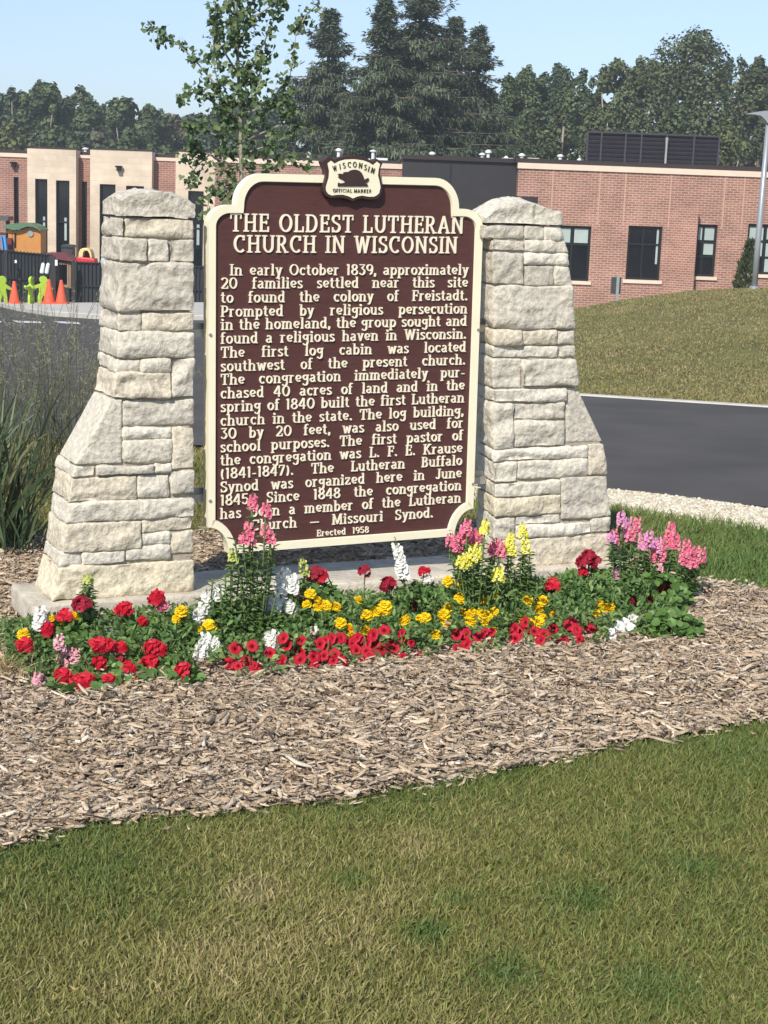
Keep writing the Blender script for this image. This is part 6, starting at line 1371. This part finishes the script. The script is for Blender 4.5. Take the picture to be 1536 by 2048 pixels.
for a in [(1120, 228, 44, 90, 'small dense tree low behind the roof vents, left of the roof screen', TO), (1452, 240, 48, 88, 'small light green tree just right of the roof screen', TY+TO), (1345, 215, 60, 90, 'low shrubby tree directly behind the roof screen', TG), (1215, 225, 55, 91, 'low bushy tree behind the left end of the roof screen', TO)]:
    broadleaf(*a, n=3000)
for a in [ # left of the spruces
    (-20, 182, 46, 128, 'tree cut by the left edge of the photo beyond the bays', TB), (28, 180, 38, 132, 'second tree from the left edge, with a pointed top', TB), (78, 167, 42, 126, 'tallest tree of the left row above the first pale bay', TG), (118, 192, 34, 130, 'shaded tree between the two tallest of the left row', TB),
    (160, 180, 40, 128, 'lighter round tree above the second pale bay, in the left row', TG), (214, 206, 38, 134, 'lower dark tree at the middle of the left row', TB), (256, 204, 42, 127, 'wide tree at the right half of the left row', TG), (300, 212, 38, 128, 'last full tree of the left row before the brownish one', TG),
    (346, 232, 34, 130, 'small brownish tree left of the young ginkgo', TBR), (390, 228, 40, 132, 'tree directly behind the lower left leaves of the ginkgo', TB), (440, 214, 42, 130, 'tree behind the ginkgo trunk', TB), (500, 205, 46, 128, 'tree between the ginkgo trunk and the left spruce', TB), (552, 190, 44, 126, 'tree tucked against the left side of the left spruce', TB)]:
    broadleaf(*a, n=3600, leaf=.36)
for a in [(24, 252, 44, 118, 'small yellowish round tree above the brick strip at the left edge', TY), (120, 262, 46, 120, 'low tree just over the gap between the two pale bays', TG), (190, 258, 44, 121, 'low greyish tree above the second pale bay', TBR+TB), (262, 258, 46, 119, 'low tree above the right end of the second pale bay', TG)]:
    broadleaf(*a, n=2200, leaf=.34)
# spruces
def spruce(px, top, hw, D, label, tone, n_wh=44, lean=0.0, seed=1, zvis=330):
    x = X(px, top, D); zt = Z(px, top, D); g_ = float(terrain(x, D)); H = zt-g_; r_ = hw*D/FPX; lr = np.random.default_rng(seed)
    root = empty('spruce_tree', (x, D, g_), label, 'spruce', 'tall spruces behind the school'); b = LeafMB(); limbs = [([(x, D, g_-.1), (x, D, g_+H*.5), (x, D, zt-.1)], [.32, .2, .03])]
    PP = []; DD = []; NN_ = []; LL = []; WW = []; CC = []
    for i in range(n_wh):
        t = (i+.4)/n_wh; z = zt-(zt-g_)*t*.97; tv = (zt-Z(px, zvis, D))/(zt-g_); R_ = r_*min(1.18, t/tv)**.82*lr.uniform(.7, 1.18)+.05; nb = int(lr.integers(6, 9)) if t > .08 else 5
        for k in range(nb):
            az = lr.uniform(0, 6.28); Rb = R_*lr.uniform(.6, 1.12); dip = .34 if t > .18 else -.12; sgn = np.array([math.cos(az), math.sin(az), 0]); m_ = max(5, int(Rb/.155)); s = (np.arange(m_)+lr.random(m_))/m_
            zz = z-dip*Rb*(s**1.1)*1.1+.34*Rb*np.maximum(0, s-.55)**1.5*2.0; C_ = np.array([x, D, 0])+sgn*Rb*s[:, None]; C_[:, 2] = zz
            limbs.append(([np.array([x, D, z]), C_[m_//2], C_[-1]], [.05, .03, .01]))
            sd = np.array([-sgn[1], sgn[0], 0]); lum = lr.normal(1, .14)
            for q in range(12):
                off = lr.normal(0, .16+.16*Rb/r_, (m_, 1))*(1-.5*s[:, None]); P = C_+sd*off+np.array([0, 0, 1.])*lr.normal(-.03, .07, (m_, 1)); hang = q > 5 and t > .2
                d = np.array([0, 0, -1.])+sgn*.25+lr.normal(0, .28, (m_, 3)) if hang else sgn*.9+np.sign(off)*sd*.8+lr.normal(0, .35, (m_, 3))+np.array([0, 0, -.1])
                PP.append(P); DD.append(d); NN_.append(lr.normal(0, .4, (m_, 3))+(sgn if hang else np.array([0, 0, 1.]))); LL.append(lr.uniform(.16, .36, m_)*(1.2 if hang else .9)); WW.append(lr.uniform(.05, .10, m_)); CC.append(np.asarray(tone)[lr.choice(len(tone), m_)]*lum*(1+lr.normal(0, .14, (m_, 1))))
    P, Dd, N_, L_, W_, C_ = [np.concatenate(q) for q in (PP, DD, NN_, LL, WW, CC)]
    b.leaves(P, Dd, N_, L_, W_, np.clip(C_, .004, .5), t1=.25, w1=.9, t2=.7, w2=.8); link('crown', b.mesh('crown'), M['farleaf'], root); trunk_mesh(limbs, 'trunk', M['bark'], root); return root
TS = [(.10, .135, .085), (.12, .155, .095), (.085, .115, .075), (.155, .175, .105)]
spruce(660, 18, 138, 84, 'left spruce, thinner and bluish, rising behind the marker badge', TS, 48, seed=3)
spruce(846, -70, 185, 80, 'tallest spruce with drooping boughs in the middle of the three', TS, 62, seed=5)
spruce(772, 0, 140, 78, 'spruce fused with the left side of the tallest one', TS, 50, seed=8)
spruce(912, 34, 115, 86, 'spruce half hidden on the right side of the tallest one', TS, 44, seed=10)
spruce(958, 52, 122, 82, 'right spruce with open flat boughs at its outer side', TS, 44, seed=12)

# young ginkgo behind the marker
Dg = 13.8; gx = X(487, 440, Dg); gz = float(terrain(gx, Dg)); ginkgo = empty('ginkgo_tree', (gx, Dg, gz), 'slender young ginkgo tree with fan leaves right behind the left part of the marker', 'young tree')
def gp(px, py, dy=0): p = at(px, py, Dg+dy); return p
tr = [np.array([gx, Dg, gz-.05]), gp(488, 600), gp(484, 420), gp(481, 250), gp(475, 100), gp(470, -40), gp(466, -120)]
limbs = [(tr, [.024, .022, .0185, .0165, .012, .008, .004])]
br = [[(482, 300), (430, 300), (395, 330), (368, 372)], [(483, 330), (440, 345), (418, 395), (412, 440)], [(481, 240), (420, 200), (395, 180), (352, 200)], [(481, 250), (440, 180), (390, 120), (352, 85), (292, 48)], [(480, 230), (540, 210), (578, 165), (592, 70)], [(592, 70), (612, 30), (640, 5)], [(483, 310), (540, 290), (580, 270), (612, 240)], [(484, 345), (530, 340), (570, 320), (618, 330)],
      [(479, 180), (510, 120), (535, 70), (556, 20)], [(477, 150), (440, 90), (432, 40), (428, 0)], [(481, 260), (450, 230), (430, 140), (425, 70)], [(482, 280), (430, 270), (390, 255), (372, 262)], [(475, 100), (500, 40), (560, 0), (578, -10)], [(480, 210), (515, 170), (527, 110), (537, 95)], [(484, 360), (450, 380), (440, 420), (430, 440)], [(483, 340), (400, 300), (385, 290), (378, 320)], [(482, 285), (560, 250), (585, 215), (575, 170)], [(476, 120), (462, 60), (470, 20), (480, -20)]]
PP = []; DD = []
for bi, q in enumerate(br):
    dy = rng.normal(0, .22); n_ = len(q); pts = [gp(*p, dy*(i/(n_-1))) for i, p in enumerate(q)]; limbs.append((pts, list(np.linspace(.010, .0025, n_))))
    P = np.array(pts); s = np.linspace(0, n_-1, 60); k = np.minimum(s.astype(int), n_-2); f_ = (s-k)[:, None]; Q = P[k]*(1-f_)+P[k+1]*f_
    length = np.linalg.norm(np.diff(P, axis=0), axis=1).sum(); cl = max(5, int(length/.030))
    thin = .9 if bi in (3, 4) else 1.0
    for c_ in range(int(cl*thin)):
        t = rng.random()**(.75 if bi not in (3, 4) else .6); c0 = Q[int(t*59)]+rng.normal(0, .028, 3); m_ = rng.integers(3, 7)
        for _ in range(m_): PP.append(c0+rng.normal(0, .022, 3)); DD.append(rng.normal(0, 1, 3)+np.array([0, -.1, -.35]))
for _ in range(260):   # spur clusters up the stem
    t = rng.uniform(.30, 1.0); k = t*(len(tr)-1); i = min(int(k), len(tr)-2); c0 = tr[i]*(1-(k-i))+tr[i+1]*(k-i)+np.append(rng.normal(0, .13, 2), rng.normal(0, .06))
    for _ in range(5): PP.append(c0+rng.normal(0, .026, 3)); DD.append(rng.normal(0, 1, 3)+np.array([0, -.1, -.3]))
PP = np.array(PP); DD = norm(np.array(DD)); n = len(PP); N_ = norm(rng.normal(0, .7, (n, 3))+np.array([-.3, -.8, .5])); L = rng.uniform(.03, .062, n)
V, F = leafset(PP, DD, N_, L, L*1.35, t1=.62, w1=.72, t2=.93, w2=.62, fold=.12, droop=.12)
V = V.reshape(-1, 6, 3); mid = V[:, 3]; V[:, 3] = mid-(DD*L[:, None])*.12; V = V.reshape(-1, 3)      # notch of the fan
c = palette(n, [(.10, .165, .065), (.13, .195, .078), (.072, .125, .052), (.165, .22, .085)], jit=.16); link('crown', mesh_np('crown', V, F, np.repeat(c, 2, 0)), M['leaf'], ginkgo)
SV, S4, S3 = blades(PP-DD*.03, DD, np.full(n, .034), np.full(n, .0022), np.zeros((n, 3))); link('leaf_stalks', mesh_np('leaf_stalks', SV, [S4, S3], np.tile((.12, .13, .05), (2*n, 1))), M['leaf'], ginkgo)
trunk_mesh(limbs, 'trunk', M['palebark'], ginkgo)
# small evergreen on the mound
D_ = 35.0; sxp = X(1487, 580, D_); sg_ = float(terrain(sxp, D_)); zt = Z(1490, 480, D_); t = empty('evergreen_sapling', (sxp, D_, sg_), 'thin olive evergreen sapling on the mound just left of the lamp post', 'young tree')
n = 1500; q = rng.random(n); r_ = .24*(1-q**1.6)*np.sqrt(rng.random(n))+.02; a = rng.uniform(0, 6.28, n); P = np.stack([sxp+.09*(q-.3)+r_*np.cos(a), D_+r_*np.sin(a), sg_+.05+(zt-sg_-.1)*q], 1)
Dn_ = np.stack([np.cos(a)*.5, np.sin(a)*.5, np.full(n, .9)], 1)+rng.normal(0, .3, (n, 3)); b = LeafMB(); b.leaves(P, Dn_, rand_dir(n), rng.uniform(.06, .15, n), .03, palette(n, [(.075, .10, .045), (.10, .12, .055), (.06, .085, .04)], jit=.15)); link('crown', b.mesh('crown'), M['farleaf'], t); trunk_mesh([([(sxp, D_, sg_-.05), (sxp+.03, D_, zt-.1)], [.03, .008])], 'trunk', M['bark'], t)

# ================================================================== AIR
m, t, b_ = newmat('haze_air'); t.nodes.remove(b_); pv_ = nd(t, 'ShaderNodeVolumePrincipled'); pv_.inputs['Density'].default_value = .0010; pv_.inputs['Color'].default_value = (.80, .88, .94, 1); pv_.inputs['Anisotropy'].default_value = .25
out = [n_ for n_ in t.nodes if n_.type == 'OUTPUT_MATERIAL'][0]; t.links.new(pv_.outputs[0], out.inputs['Volume'])
hz_ = MB(); hz_.bx(-330, 330, -70, 430, -5.2, 17.5); tag(hz_.build('haze', m), kind='stuff')
SC.cycles.volume_bounces = 1
